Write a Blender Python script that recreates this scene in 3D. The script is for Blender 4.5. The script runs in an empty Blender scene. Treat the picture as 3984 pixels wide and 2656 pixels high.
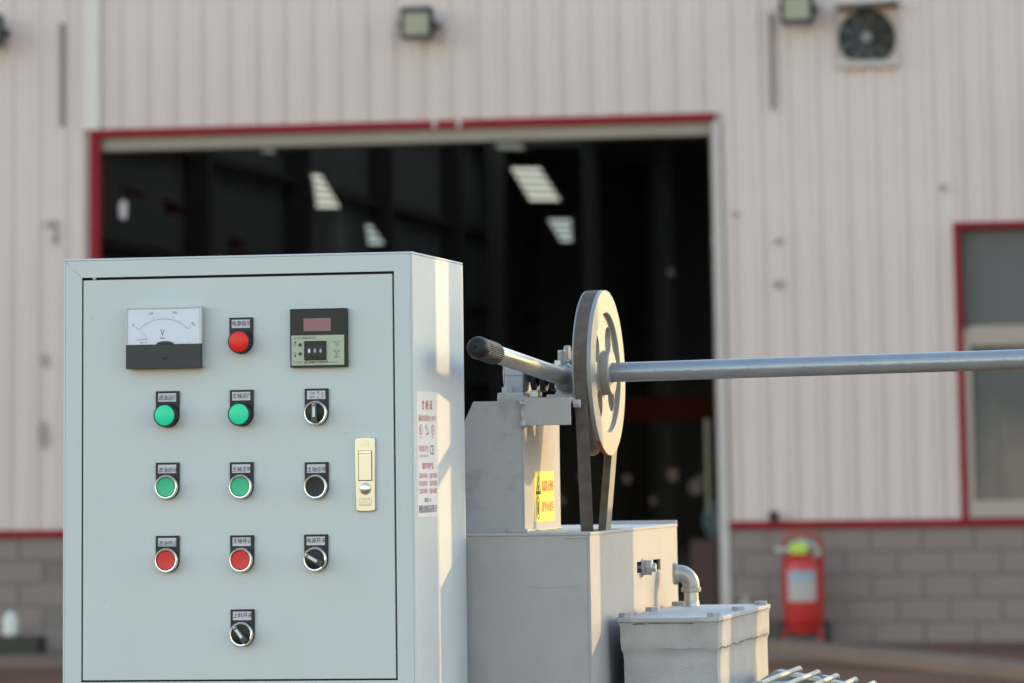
import bpy, bmesh, math, random
from mathutils import Vector, Matrix
random.seed(7)
S = bpy.context.scene
COL = S.collection
rad = math.radians
V = Vector

# ------------------------------------------------------------------ camera
R3 = ((0.98453581, 0.1746115, -0.01414459), (-0.04357056, 0.16586381, -0.98518567), (-0.16967867, 0.97056686, 0.17090678))
CAM = V((1.13622292, -5.70728659, 1.6))
cd = bpy.data.cameras.new('camera'); cam = bpy.data.objects.new('camera', cd); COL.objects.link(cam)
right, down, fwd = V(R3[0]), V(R3[1]), V(R3[2])
up = -down; back = -fwd
cam.matrix_world = Matrix(((right.x, up.x, back.x, CAM.x), (right.y, up.y, back.y, CAM.y), (right.z, up.z, back.z, CAM.z), (0, 0, 0, 1)))
cd.sensor_width = 36; cd.sensor_fit = 'HORIZONTAL'; cd.lens = 17800 / 3984 * 36
cd.shift_y = -(1328 + 1260) / 3984
cd.clip_start = 0.1; cd.clip_end = 2000
cd.dof.use_dof = True; cd.dof.focus_distance = 5.98; cd.dof.aperture_fstop = 10.5; cd.dof.aperture_blades = 9
S.camera = cam

# ------------------------------------------------------------------ light
SUN_AZ = math.atan(1.22); SUN_EL = rad(14.5)          # sun stands to the right and behind the workshop
w = bpy.data.worlds.new("World"); S.world = w; w.use_nodes = True
nt = w.node_tree; bg = nt.nodes['Background']
sky = nt.nodes.new('ShaderNodeTexSky'); sky.sky_type = 'NISHITA'; sky.sun_disc = False
sky.sun_elevation = SUN_EL; sky.sun_rotation = math.pi / 2 - SUN_AZ
sky.air_density = 1.3; sky.dust_density = 0.24; sky.ozone_density = 1.0
nt.links.new(sky.outputs[0], bg.inputs[0]); bg.inputs[1].default_value = 0.15
sl = bpy.data.lights.new('sun', 'SUN'); sl.energy = 2.0; sl.angle = rad(0.5); sl.color = (0.52, 0.345, 0.145)
so = bpy.data.objects.new('sun', sl); COL.objects.link(so)
sd = V((math.cos(SUN_AZ) * math.cos(SUN_EL), math.sin(SUN_AZ) * math.cos(SUN_EL), math.sin(SUN_EL)))
so.rotation_euler = sd.to_track_quat('Z', 'Y').to_euler(); so.location = (30, 30, 20)
S.view_settings.view_transform = 'Standard'; S.view_settings.look = 'None'
S.view_settings.gamma = 1.0; S.view_settings.use_curve_mapping = False
S.view_settings.exposure = 1.78
S.cycles.max_bounces = 8; S.cycles.diffuse_bounces = 4

# ------------------------------------------------------------------ materials
MATS = {}
def mat(name, col, rough=0.5, metal=0.0, bump=0.0, bscale=200.0, var=0.0, vscale=3.0, emit=None, estr=0.0, coat=0.0, spec=0.5, streak=None, alpha_glass=False, dirt=None):
    m = bpy.data.materials.new(name); m.use_nodes = True; n = m.node_tree.nodes; l = m.node_tree.links
    b = n['Principled BSDF']
    b.inputs['Base Color'].default_value = (*col, 1); b.inputs['Roughness'].default_value = rough
    b.inputs['Metallic'].default_value = metal; b.inputs['Specular IOR Level'].default_value = spec
    b.inputs['Coat Weight'].default_value = coat
    if emit: b.inputs['Emission Color'].default_value = (*emit, 1); b.inputs['Emission Strength'].default_value = estr
    tc = n.new('ShaderNodeTexCoord')
    src = None
    if var > 0:
        no = n.new('ShaderNodeTexNoise'); no.inputs['Scale'].default_value = vscale; no.inputs['Detail'].default_value = 6
        l.new(tc.outputs['Object'], no.inputs['Vector'])
        mr = n.new('ShaderNodeMapRange'); mr.inputs[1].default_value = .3; mr.inputs[2].default_value = .7
        mr.inputs[3].default_value = 1 - var; mr.inputs[4].default_value = 1 + var
        l.new(no.outputs[0], mr.inputs[0])
        mx = n.new('ShaderNodeVectorMath'); mx.operation = 'SCALE'; mx.inputs[0].default_value = col
        l.new(mr.outputs[0], mx.inputs['Scale']); src = mx.outputs[0]
        rr = n.new('ShaderNodeMapRange'); rr.inputs[3].default_value = max(.05, rough - .08); rr.inputs[4].default_value = min(1, rough + .1)
        l.new(no.outputs[0], rr.inputs[0]); l.new(rr.outputs[0], b.inputs['Roughness'])
    if streak or dirt:
        c2, sc, lo, hi = streak or dirt
        no = n.new('ShaderNodeTexNoise'); no.inputs['Scale'].default_value = 1.0; no.inputs['Detail'].default_value = 5
        mp = n.new('ShaderNodeMapping'); mp.inputs['Scale'].default_value = sc
        l.new(tc.outputs['Object'], mp.inputs[0]); l.new(mp.outputs[0], no.inputs['Vector'])
        mr = n.new('ShaderNodeMapRange'); mr.inputs[1].default_value = lo; mr.inputs[2].default_value = hi
        l.new(no.outputs[0], mr.inputs[0])
        mix = n.new('ShaderNodeMix'); mix.data_type = 'RGBA'
        l.new(mr.outputs[0], mix.inputs['Factor'])
        if src: l.new(src, mix.inputs['A'])
        else: mix.inputs['A'].default_value = (*col, 1)
        mix.inputs['B'].default_value = (*c2, 1); src = mix.outputs['Result']
    if src: l.new(src, b.inputs['Base Color'])
    if bump > 0:
        nb = n.new('ShaderNodeTexNoise'); nb.inputs['Scale'].default_value = bscale; nb.inputs['Detail'].default_value = 3
        l.new(tc.outputs['Object'], nb.inputs['Vector'])
        bp = n.new('ShaderNodeBump'); bp.inputs['Strength'].default_value = min(1.0, bump); bp.inputs['Distance'].default_value = 0.001
        l.new(nb.outputs[0], bp.inputs['Height']); l.new(bp.outputs[0], b.inputs['Normal'])
    MATS[name] = m; return m

def glass(name, tint=(1, 1, 1), rough=0.03, opacity=0.12):
    m = bpy.data.materials.new(name); m.use_nodes = True; n = m.node_tree.nodes; l = m.node_tree.links
    n.remove(n['Principled BSDF']); out = n['Material Output']
    tr = n.new('ShaderNodeBsdfTransparent'); tr.inputs[0].default_value = (*tint, 1)
    gl = n.new('ShaderNodeBsdfGlossy'); gl.inputs['Roughness'].default_value = rough
    fr = n.new('ShaderNodeFresnel'); fr.inputs[0].default_value = 1.3
    ad = n.new('ShaderNodeMath'); ad.operation = 'ADD'; ad.inputs[1].default_value = opacity; l.new(fr.outputs[0], ad.inputs[0])
    mx = n.new('ShaderNodeMixShader'); l.new(ad.outputs[0], mx.inputs[0]); l.new(tr.outputs[0], mx.inputs[1]); l.new(gl.outputs[0], mx.inputs[2])
    l.new(mx.outputs[0], out.inputs['Surface']); MATS[name] = m; return m

M_CAB = mat('cabinet_powder_coat', (.515, .54, .565), .56, bump=.12, bscale=900, var=.03, vscale=9, spec=.35)
M_GAP = mat('dark_rubber_seal', (.02, .022, .025), .8)
M_GREY = mat('machine_grey_paint', (.395, .38, .385), .5, spec=.28, bump=.5, bscale=480, var=.06, vscale=14)
M_CAST = mat('cast_grey_paint', (.41, .395, .405), .52, spec=.28, bump=.8, bscale=380, var=.10, vscale=30)
M_WORN = mat('worn_grey_paint', (.385, .37, .38), .5, spec=.28, bump=.3, bscale=330, dirt=((.27, .255, .26), (22, 22, 30), .54, .74))
M_WHEEL = mat('pulley_silver_paint', (.295, .28, .268), .42, metal=.12, bump=.25, bscale=300, var=.05, vscale=18)
M_WEB = mat('rough_cast_silver', (.32, .30, .285), .38, metal=.2, bump=1.0, bscale=420, var=.14, vscale=60)
M_RUST = mat('rust_orange_primer', (.30, .085, .03), .8, bump=.4, bscale=300, var=.2, vscale=40)
M_BELT = mat('worn_rubber_belt', (.112, .086, .072), .85, spec=.2, bump=.5, bscale=500, dirt=((.13, .12, .105), (30, 30, 60), .45, .65))
M_BELTS = mat('belt_flank', (.26, .21, .17), .6, bump=.4, bscale=300)
M_SHAFT = mat('silver_shaft_paint', (.29, .30, .335), .30, metal=.35, bump=.5, bscale=180, var=.06, vscale=20)
M_STEEL = mat('zinc_steel', (.50, .50, .48), .34, metal=.7, bump=.2, bscale=400, var=.1, vscale=60)
M_DSTEEL = mat('oily_dark_steel', (.06, .065, .07), .25, metal=.6)
M_GRIP = mat('black_rubber_grip', (.014, .014, .015), .5, spec=.3, bump=.2, bscale=300, var=.15, vscale=40)
M_HOLE = mat('black_void', (.006, .006, .006), .9)
M_BLACK = mat('black_plastic', (.012, .013, .017), .42, spec=.3)
M_DPL = mat('dark_grey_plastic', (.030, .031, .038), .42, spec=.3)
M_CHROME = mat('brushed_chrome', (.90, .86, .82), .28, metal=1.0)
M_LOCK = mat('polished_nickel', (.575, .53, .485), .30, metal=.75)
M_LOCKR = mat('nickel_shade_line', (.42, .40, .39), .3, metal=.8)
M_WHITEP = mat('label_paper', (.50, .47, .53), .6)
M_DIAL = mat('dial_white', (.64, .73, .96), .6, spec=.2)
M_CLEAR = mat('clear_plastic_rim', (.42, .43, .46), .15)
M_INK = mat('ink_dark', (.022, .018, .03), .8, spec=.2)
M_INKG = mat('ink_grey', (.07, .075, .10), .8, spec=.2)
M_REDINK = mat('ink_red', (.55, .03, .06), .6)
M_PINKINK = mat('ink_pale_red', (.62, .19, .25), .6)
M_REDLENS = mat('red_lamp_lens', (.62, .012, .012), .25, coat=.0, emit=(1, .03, .02), estr=.02, spec=.25)
M_GRNLENS = mat('green_lamp_lens', (.02, .52, .29), .25, coat=.0, emit=(.02, 1, .5), estr=.03, spec=.25)
M_REDCAP = mat('red_button_cap', (.60, .016, .022), .45)
M_GRNCAP = mat('green_button_cap', (.015, .42, .21), .4)
M_WHITE = mat('white_mark', (.62, .64, .68), .5)
M_LCD = mat('led_window', (.135, .10, .13), .25)
M_SEG = mat('led_segment', (.42, .055, .11), .4)
M_OLIVE = mat('pale_olive_plate', (.37, .41, .31), .5)
M_STICK = mat('sticker_white', (.68, .66, .68), .55)
M_YEL = mat('sticker_yellow', (.80, .68, .02), .5)
M_BLUEINK = mat('ink_navy', (.03, .05, .12), .6)
M_RPANEL = mat('white_wall_sheet', (.635, .51, .49), .6, spec=.3, var=.03, vscale=1.2, streak=((.50, .39, .365), (3.2, 3.2, .16), .5, .82))
M_RED = mat('red_trim_paint', (.235, .018, .026), .85, spec=.15, var=.12, vscale=3)
M_BEIGE = mat('shutter_beige', (.27, .225, .19), .6, var=.06, vscale=2)
M_JAMB = mat('jamb_white', (.48, .41, .40), .9, spec=.1, var=.05)
M_BLOCK = mat('grey_painted_block', (.235, .178, .168), .9, spec=.2, var=.10, vscale=2.5, dirt=((.195, .145, .135), (1.2, 1.2, 1.6), .5, .75), bump=.3, bscale=60)
M_MORTAR = mat('mortar', (.185, .145, .135), .9, var=.1)
M_GROUND = mat('dusty_concrete', (.235, .12, .078), .95, spec=.0, var=.18, vscale=.35, dirt=((.15, .075, .048), (.25, .5, 1), .45, .65))
M_APRON = mat('apron_concrete', (.165, .09, .062), .95, spec=.0, var=.15, vscale=.6)
M_KERB = mat('pale_kerb', (.25, .165, .13), .95, spec=.0, var=.1, vscale=1)
M_FRAME = mat('window_frame', (.37, .295, .255), .9, spec=.1)
M_PANE = mat('dark_window_pane', (.115, .11, .112), .5, spec=.15)
M_PANE2 = mat('curtained_window_pane', (.10, .097, .095), .5, spec=.15, dirt=((.20, .155, .125), (1.2, 1, .9), .42, .62))
M_EXT = mat('extinguisher_red', (.42, .020, .018), .35)
M_TYRE = mat('tyre', (.025, .025, .025), .8)
M_LIME = mat('lime_tag', (.42, .55, .06), .6)
M_BLUEL = mat('pale_blue_label', (.24, .33, .42), .6)
M_LABEL = mat('off_white_label', (.38, .33, .31), .6)
M_DARKIN = mat('hall_dark_sheet', (.34, .34, .34), .95)
M_DREDIN = mat('hall_red_steel', (.20, .028, .024), .8)
M_HALLFL = mat('hall_floor', (.30, .28, .26), .9)
M_SKYL = mat('lit_skylight_sheet', (.5, .52, .46), .7, emit=(.60, .63, .52), estr=.34)
M_SKYL2 = mat('lit_skylight_dim', (.4, .45, .43), .7, emit=(.45, .53, .50), estr=.30)
M_FLOOD = mat('floodlight_lens', (.30, .275, .21), .35, spec=.3)
M_BONE = mat('bone_white', (.60, .57, .54), .5)
M_BOX = mat('dark_olive_box', (.035, .033, .026), .8)
M_FRP = bpy.data.materials.new('translucent_fill_sheet'); M_FRP.use_nodes = True
_n = M_FRP.node_tree.nodes; _n.remove(_n['Principled BSDF']); _t = _n.new('ShaderNodeBsdfTranslucent'); _t.inputs[0].default_value = (.37, .35, .33, 1)
M_FRP.node_tree.links.new(_t.outputs[0], _n['Material Output'].inputs['Surface'])
M_GLASS = glass('clear_cover_glass', opacity=.0)

# ------------------------------------------------------------------ builders
WORLD = {}
class MB:
    def __init__(s): s.v = []; s.f = []; s.mi = []; s.cur = 0
    def quad(s, *pts):
        i = len(s.v); s.v += [tuple(p) for p in pts]; s.f.append(tuple(range(i, i + len(pts)))); s.mi.append(s.cur); return s
    def box(s, x0, x1, y0, y1, z0, z1):
        i = len(s.v)
        s.v += [(x0, y0, z0), (x1, y0, z0), (x1, y1, z0), (x0, y1, z0), (x0, y0, z1), (x1, y0, z1), (x1, y1, z1), (x0, y1, z1)]
        for q in ((0, 3, 2, 1), (4, 5, 6, 7), (0, 1, 5, 4), (1, 2, 6, 5), (2, 3, 7, 6), (3, 0, 4, 7)):
            s.f.append(tuple(i + k for k in q)); s.mi.append(s.cur)
        return s
    def lathe(s, prof, o, axis, seg=48, caps=True):
        # prof: list of (t along axis, r)
        a = V(axis).normalized(); t = V((0, 0, 1)) if abs(a.z) < .9 else V((1, 0, 0)); e1 = a.cross(t).normalized(); e2 = a.cross(e1); o = V(o)
        i = len(s.v)
        for (h, r) in prof:
            for k in range(seg):
                an = 2 * math.pi * k / seg
                s.v.append(tuple(o + a * h + (e1 * math.cos(an) + e2 * math.sin(an)) * r))
        for j in range(len(prof) - 1):
            for k in range(seg):
                k2 = (k + 1) % seg
                s.f.append((i + j * seg + k, i + j * seg + k2, i + (j + 1) * seg + k2, i + (j + 1) * seg + k)); s.mi.append(s.cur)
        if caps:
            s.f.append(tuple(i + k for k in range(seg))[::-1]); s.mi.append(s.cur)
            s.f.append(tuple(i + (len(prof) - 1) * seg + k for k in range(seg))); s.mi.append(s.cur)
        return s
    def cyl(s, p0, p1, r, r1=None, seg=32):
        p0 = V(p0); p1 = V(p1); d = p1 - p0
        return s.lathe([(0, r), (d.length, r if r1 is None else r1)], p0, d, seg)
    def tube(s, pts, r, seg=20):
        # swept circle through points
        pts = [V(p) for p in pts]; i = len(s.v); n = len(pts); e1 = None
        for j, p in enumerate(pts):
            d = (pts[min(j + 1, n - 1)] - pts[max(j - 1, 0)]).normalized()
            if e1 is None:
                t = V((0, 0, 1)) if abs(d.z) < .9 else V((1, 0, 0)); e1 = d.cross(t).normalized()
            else: e1 = (e1 - d * e1.dot(d)).normalized()
            e2 = d.cross(e1); rr = r[j] if isinstance(r, (list, tuple)) else r
            for k in range(seg):
                an = 2 * math.pi * k / seg; s.v.append(tuple(p + (e1 * math.cos(an) + e2 * math.sin(an)) * rr))
        for j in range(n - 1):
            for k in range(seg):
                k2 = (k + 1) % seg
                s.f.append((i + j * seg + k, i + j * seg + k2, i + (j + 1) * seg + k2, i + (j + 1) * seg + k)); s.mi.append(s.cur)
        s.f.append(tuple(i + k for k in range(seg))[::-1]); s.mi.append(s.cur)
        s.f.append(tuple(i + (n - 1) * seg + k for k in range(seg))); s.mi.append(s.cur)
        return s
    def prism(s, pts, o, ex, ey, en, d0, d1):
        # polygon (u,v) in frame (o;ex,ey), extruded along en from d0 to d1
        o, ex, ey, en = V(o), V(ex), V(ey), V(en); i = len(s.v); n = len(pts)
        for d in (d0, d1):
            for (a, b) in pts: s.v.append(tuple(o + ex * a + ey * b + en * d))
        s.f.append(tuple(i + k for k in range(n))[::-1]); s.f.append(tuple(i + n + k for k in range(n))); s.mi += [s.cur] * 2
        for k in range(n):
            k2 = (k + 1) % n; s.f.append((i + k, i + k2, i + n + k2, i + n + k)); s.mi.append(s.cur)
        return s
    def build(s, name, m, parent=None, bevel=0, smooth=35, seg=2, label=None, fixn=True):
        xs = [V(p) for p in s.v]
        lo = V([min(p[k] for p in xs) for k in range(3)]); hi = V([max(p[k] for p in xs) for k in range(3)]); c = (lo + hi) / 2
        me = bpy.data.meshes.new(name); me.from_pydata([tuple(p - c) for p in xs], [], s.f)
        ms = m if isinstance(m, (list, tuple)) else [m]
        for q in ms: me.materials.append(q)
        for p, k in zip(me.polygons, s.mi): p.material_index = k
        if fixn:
            b = bmesh.new(); b.from_mesh(me); bmesh.ops.recalc_face_normals(b, faces=b.faces); b.to_mesh(me); b.free()
        if smooth:
            for p in me.polygons: p.use_smooth = True
            me.set_sharp_from_angle(angle=rad(smooth))
        o = bpy.data.objects.new(name, me); COL.objects.link(o)
        place(o, c, parent)
        if bevel:
            bv = o.modifiers.new('bevel', 'BEVEL'); bv.width = bevel; bv.segments = seg; bv.limit_method = 'ANGLE'; bv.angle_limit = rad(40)
            bv.harden_normals = True
        if label: o['label'] = label
        return o
def place(o, c, parent):
    if parent is not None: o.parent = parent; o.location = V(c) - WORLD[parent.name]
    else: o.location = c
    WORLD[o.name] = V(c)
def thing(name, loc, label, cat, group=None):
    o = bpy.data.objects.new(name, None); o.empty_display_size = .1; COL.objects.link(o); o.location = loc; WORLD[o.name] = V(loc)
    o['label'] = label; o['category'] = cat
    if group: o['group'] = group
    return o
def tag(o, label, cat, group=None):
    o['label'] = label; o['category'] = cat
    if group: o['group'] = group
    return o
def struct(o): o['kind'] = 'structure'; return o
def dup(src, off, parent=None, label=None, group=None, shift_children=True):
    # copies a thing or part together with its children
    c = src.copy(); COL.objects.link(c); c.parent = parent; c.location = src.location + V(off); WORLD[c.name] = WORLD[src.name] + V(off)
    if label: c['label'] = label
    for ch in src.children:
        d = ch.copy(); COL.objects.link(d); d.parent = c; WORLD[d.name] = WORLD[ch.name] + V(off)
        for g in ch.children:
            e = g.copy(); COL.objects.link(e); e.parent = d; WORLD[e.name] = WORLD[g.name] + V(off)
    return c
def B(name, m, parent, x0, x1, y0, y1, z0, z1, bevel=0, **k): return MB().box(x0, x1, y0, y1, z0, z1).build(name, m, parent, bevel, **k)

_tc = {}
def text(body, c, w, h, m, parent, ex=(1, 0, 0), ey=(0, 0, 1), clip=None, name='lettering', shear=0, off=0.0, keep=False, label=None):
    """flat print: the words fitted into a w x h box centred on c"""
    cu = bpy.data.curves.new('text', 'FONT'); cu.body = body; cu.resolution_u = 2; cu.offset = off; cu.shear = shear
    o = bpy.data.objects.new('text', cu); COL.objects.link(o); bpy.context.view_layer.update()
    me = bpy.data.meshes.new_from_object(o.evaluated_get(bpy.context.evaluated_depsgraph_get()))
    bpy.data.objects.remove(o)
    xs = [v.co.x for v in me.vertices]; ys = [v.co.y for v in me.vertices]
    x0, x1, y0, y1 = min(xs), max(xs), min(ys), max(ys)
    sx = w / (x1 - x0); sy = h / (y1 - y0)
    if keep: sx = sy
    ex, ey = V(ex), V(ey); c = V(c); cx, cy = (x0 + x1) / 2, (y0 + y1) / 2
    for v in me.vertices: v.co = V(((v.co.x - cx) * sx, (v.co.y - cy) * sy, 0))
    if clip is not None:
        b = bmesh.new(); b.from_mesh(me)
        bmesh.ops.bisect_plane(b, geom=b.verts[:] + b.edges[:] + b.faces[:], plane_co=(clip, 0, 0), plane_no=(1, 0, 0), clear_outer=True)
        b.to_mesh(me); b.free()
    for v in me.vertices: v.co = ex * v.co.x + ey * v.co.y
    me.name = name; me.materials.clear(); me.materials.append(m)
    for p in me.polygons: p.material_index = 0
    ob = bpy.data.objects.new(name, me); COL.objects.link(ob); place(ob, c, parent)
    if label: ob['label'] = label
    return ob

K = 3984 / 2352
def ray(x, y):
    u = (x * K - 1992) / 17800; v = (y * K + 1260) / 17800
    return right * u + down * v + fwd
def onY(x, y, Y): d = ray(x, y); return CAM + d * ((Y - CAM.y) / d.y)      # where a line of sight meets the wall plane y = Y
def onX(x, y, X): d = ray(x, y); return CAM + d * ((X - CAM.x) / d.x)
def onZ(x, y, Z): d = ray(x, y); return CAM + d * ((Z - CAM.z) / d.z)

def hexbolt(mb, p, n, r=.008, h=.006, rot=0.2):
    mb.lathe([(0, r * 1.0), (h * .8, r), (h, r * .86)], p, n, seg=6)

# ================================================================== LARGE STRUCTURE
# ground
struct(MB().quad((-300, -200, -.004), (300, -200, -.004), (300, 500, -.004), (-300, 500, -.004)).build('ground', M_GROUND, smooth=0))
ap = MB().prism([(-3.9, 35.99), (4, 35.99), (4, 22), (2.1, 22), (-1.0, 29.5), (-3.55, 34.85)], (0, 0, 0), (1, 0, 0), (0, 1, 0), (0, 0, 1), -.3, .03)
struct(ap.build('pavement', M_APRON, smooth=0))
kb = MB().prism([(-3.9, 35.2), (-3.62, 35.2), (-1.0, 29.85), (2.6, 22.2), (2.1, 22.0), (-1.28, 29.5), (-3.9, 34.75)], (0, 0, 0), (1, 0, 0), (0, 1, 0), (0, 0, 1), -.3, .10)
struct(kb.build('kerb', M_KERB, bevel=.02, smooth=0))
struct(MB().box(-25, 6, 33.2, 35.97, -.3, .012).build('footway', M_KERB, smooth=0))

# workshop building
WY = 36.0
bld = thing('workshop_building', (-7.3, WY, 0), 'pale corrugated steel workshop with a wide dark doorway trimmed in red', 'building')
DL, DR, DT = -10.13, -4.36, 4.60            # door opening
PW = .2625
def panel_mesh(z0, z1):
    # shallow pan with one raised trapezoid rib
    prof = [(0, 0), (.030, 0), (.046, -.030), (.088, -.030), (.104, 0), (.170, 0), (.180, -.006), (.190, 0), (PW - .003, 0)]
    mb = MB()
    for (a, b), (c, d) in zip(prof[:-1], prof[1:]):
        mb.quad((a, b, z0), (c, d, z0), (c, d, z1), (a, b, z1))
    mb.quad((0, .0, z0), (0, .0, z1), (0, .02, z1), (0, .02, z0)); mb.quad((PW - .003, 0, z0), (PW - .003, .02, z0), (PW - .003, .02, z1), (PW - .003, 0, z1))
    return mb
x0p = -2.42 - PW * 47
protos = {}
def add_panel(x, z0, z1):
    key = (round(z0, 2), round(z1, 2))
    if key not in protos:
        mb = panel_mesh(z0, z1); mb.v = [(p[0] + x, p[1] + WY, p[2]) for p in mb.v]
        o = mb.build('wall_panel', M_RPANEL, bld, smooth=0, fixn=False); protos[key] = (o, x)
    else:
        o, xs = protos[key]; c = o.copy(); COL.objects.link(c); c.parent = bld; c.location = o.location + V((x - xs, 0, 0)); WORLD[c.name] = WORLD[o.name]
WLX = -2.17
for i in range(68):
    x = x0p + i * PW
    if x + PW * .5 > DL - .06 and x + PW * .5 < DR + .06: add_panel(x, 4.80, 7.2)
    elif x + PW * .5 > WLX: add_panel(x, 3.75, 7.2)
    else: add_panel(x, 1.10, 7.2)
B('wall_core', M_JAMB, bld, -40, DL - .1, WY + .022, WY + .2, 0, 7.2)
B('wall_core', M_JAMB, bld, DR + .03, WLX, WY + .022, WY + .2, 0, 7.2)
B('wall_core', M_JAMB, bld, WLX, 12, WY + .3, WY + .5, 0, 7.2)
B('wall_core', M_JAMB, bld, WLX, 12, WY + .022, WY + .2, 3.76, 7.2)
B('wall_core', M_JAMB, bld, DL - .1, DR + .03, WY + .022, WY + .2, 4.79, 7.2)
# red trims
B('door_trim', M_RED, bld, DL - .105, DR + .03, WY - .045, WY + .02, 4.725, 4.80, .006, label='dark red flashing above the doorway')
B('door_trim', M_RED, bld, DL - .105, DL - .005, WY - .045, WY + .02, 0, 4.725, .006, label='dark red flashing down the left jamb')
B('door_jamb', M_JAMB, bld, DR + .004, DR + .09, WY - .035, WY + .02, 0, 4.72, .006)
B('door_jamb', M_BLOCK, bld, DR - .016, DR + .003, WY - .01, WY + .6, 0, 4.72)
B('shutter_box', M_BEIGE, bld, DL - .005, DR - .017, WY + .02, WY + .35, DT, 4.725, .008)
B('base_flashing', M_RED, bld, -16, DL - .11, WY - .05, WY + .02, 1.045, 1.115, .006)
B('base_flashing', M_RED, bld, DR + .09, 6, WY - .05, WY + .02, 1.045, 1.115, .006)
B('cover_strip', mat('pale_cover_strip', (.64, .56, .545), .6, spec=.2), bld, onY(193, 150, WY).x, onY(232, 150, WY).x, WY - .045, WY - .031, 4.80, 7.2)
for x_ in (1000, 1056): B('paint_chip', M_JAMB, bld, onY(x_, 285, WY).x - .02, onY(x_, 285, WY).x + .02, WY - .048, WY - .0455, 4.73, 4.80)
# concrete block plinth
B('mortar_bed', M_MORTAR, bld, -16, DL - .1, WY + .0, WY + .02, 0, 1.045)
B('mortar_bed', M_MORTAR, bld, DR + .09, 6, WY + .0, WY + .02, 0, 1.045)
blk = None
bw, bh, jt = .465, .2075, .014
for r in range(5):
    for i in range(-22, 14):
        x = -3.0 + i * bw + (bw / 2 if r % 2 else 0) + 0
        a, b_ = x + jt / 2, x + bw - jt / 2
        if b_ < -12.4 or a > .3: continue
        if a < DR + .09 and b_ > DL - .11: continue
        z0 = r * bh + .004
        if blk is None:
            blk = B('concrete_block', M_BLOCK, bld, a, b_, WY - .014, WY, z0 + jt / 2, z0 + bh - jt / 2, .004); bx, bz = a, z0
        else:
            c = blk.copy(); COL.objects.link(c); c.parent = bld; c.location = blk.location + V((a - bx, random.uniform(-.003, .002), z0 - bz))
# jamb-side cut blocks
for r in range(5):
    z0 = r * bh + .004
    nx = -3.0 + (bw / 2 if r % 2 else 0)
    while nx - bw > DR + .10: nx -= bw
    if nx - DR - .1 > .05: B('concrete_block', M_BLOCK, bld, DR + .10, nx - jt / 2, WY - .014, WY, z0 + jt / 2, z0 + bh - jt / 2, .004)
# hall interior
hall = bld
B('hall_wall', M_DARKIN, hall, DL - 6.2, DL - 6, WY + .2, 95, -.1, 8.2)
B('hall_wall', M_DARKIN, hall, DR + 9, DR + 9.2, WY + .6, 95, -.1, 8.2)
B('hall_wall', M_DARKIN, hall, DL - 6, DR + 9, 95, 95.2, -.1, 8.2)
xr = [-42, -15.6, -13.6, -10.0, -8.0, -4.4, -2.4, 1.2, 3.2, 14]
for k in range(len(xr) - 1):
    if k % 2 == 0: B('roof', M_DARKIN, hall, xr[k], xr[k + 1], WY + .2, 95.2, 8.2, 8.4)
    else:
        B('roof', M_DARKIN, hall, xr[k], xr[k + 1], WY + .2, 44, 8.2, 8.4); B('roof', M_DARKIN, hall, xr[k], xr[k + 1], 88, 95.2, 8.2, 8.4)
        B('hall_fill_sheet', M_FRP, hall, xr[k], xr[k + 1], 44, 88, 8.29, 8.30)  # unseen translucent strip, added to let more light into the dark hall
B('roof_fascia', M_JAMB, hall, -42, 14, WY - .1, WY + .2, 7.2, 8.4)
struct(MB().box(DL - 6, DR + 9, WY + .1, 95, -.1, .004).build('hall_floor', M_HALLFL, smooth=0))
# louvred skylights: rows of lit sheets between dark purlins
def skylight(tl, tr, br, bl, Y, n, m, lab):
    P = [onY(*tl, Y), onY(*tr, Y)]; q0 = onX(*bl, P[0].x); q1 = onX(*br, P[1].x)
    Q = [V((P[0].x, max(q0.y, Y + .2), q0.z)), V((P[1].x, max(q1.y, Y + .2), q1.z))]
    t = thing('skylight', tuple((P[0] + Q[1]) / 2), lab, 'skylight', 'lit skylight strips inside the hall')
    for i in range(n):
        a, b_ = i / n + .01, (i + 1) / n - .52 / n
        p = [P[0].lerp(Q[0], a), P[1].lerp(Q[1], a), P[1].lerp(Q[1], b_), P[0].lerp(Q[0], b_)]
        up_ = V((0, 0, .02))
        mb = MB(); mb.quad(*p); mb.quad(*[v + up_ for v in p])
        for k in range(4): mb.quad(p[k], p[(k + 1) % 4], p[(k + 1) % 4] + up_, p[k] + up_)
        mb.build('pane', m, t, smooth=0)
    fr = MB()
    fr.tube([P[0] + V((0, 0, .05)), Q[0] + V((0, 0, .05))], .04, 6); fr.tube([P[1] + V((0, 0, .05)), Q[1] + V((0, 0, .05))], .04, 6)
    fr.build('frame', M_DARKIN, t, smooth=0)
skylight((1175, 388), (1240, 388), (1290, 468), (1222, 468), 62, 5, M_SKYL, 'largest slatted skylight, right of centre high in the dark doorway')
skylight((712, 403), (738, 405), (783, 484), (722, 484), 62, 5, M_SKYL, 'tapered slatted skylight in the left half of the dark doorway')
skylight((1260, 506), (1314, 506), (1316, 560), (1292, 560), 74, 4, M_SKYL2, 'small dim skylight below the largest one')
skylight((836, 520), (852, 520), (886, 568), (838, 568), 74, 3, M_SKYL2, 'small dim skylight just above the cabinet top')
skylight((364, 545), (402, 545), (402, 573), (364, 573), 78, 2, M_SKYL2, 'faint skylight patch above the left end of the cabinet')
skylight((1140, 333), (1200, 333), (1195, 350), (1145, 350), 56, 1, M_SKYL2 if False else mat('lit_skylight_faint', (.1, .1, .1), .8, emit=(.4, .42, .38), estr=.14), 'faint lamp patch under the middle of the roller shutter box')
skylight((598, 338), (628, 338), (622, 362), (604, 362), 56, 1, MATS['lit_skylight_faint'], 'faint lamp patch under the left of the roller shutter box')
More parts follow.
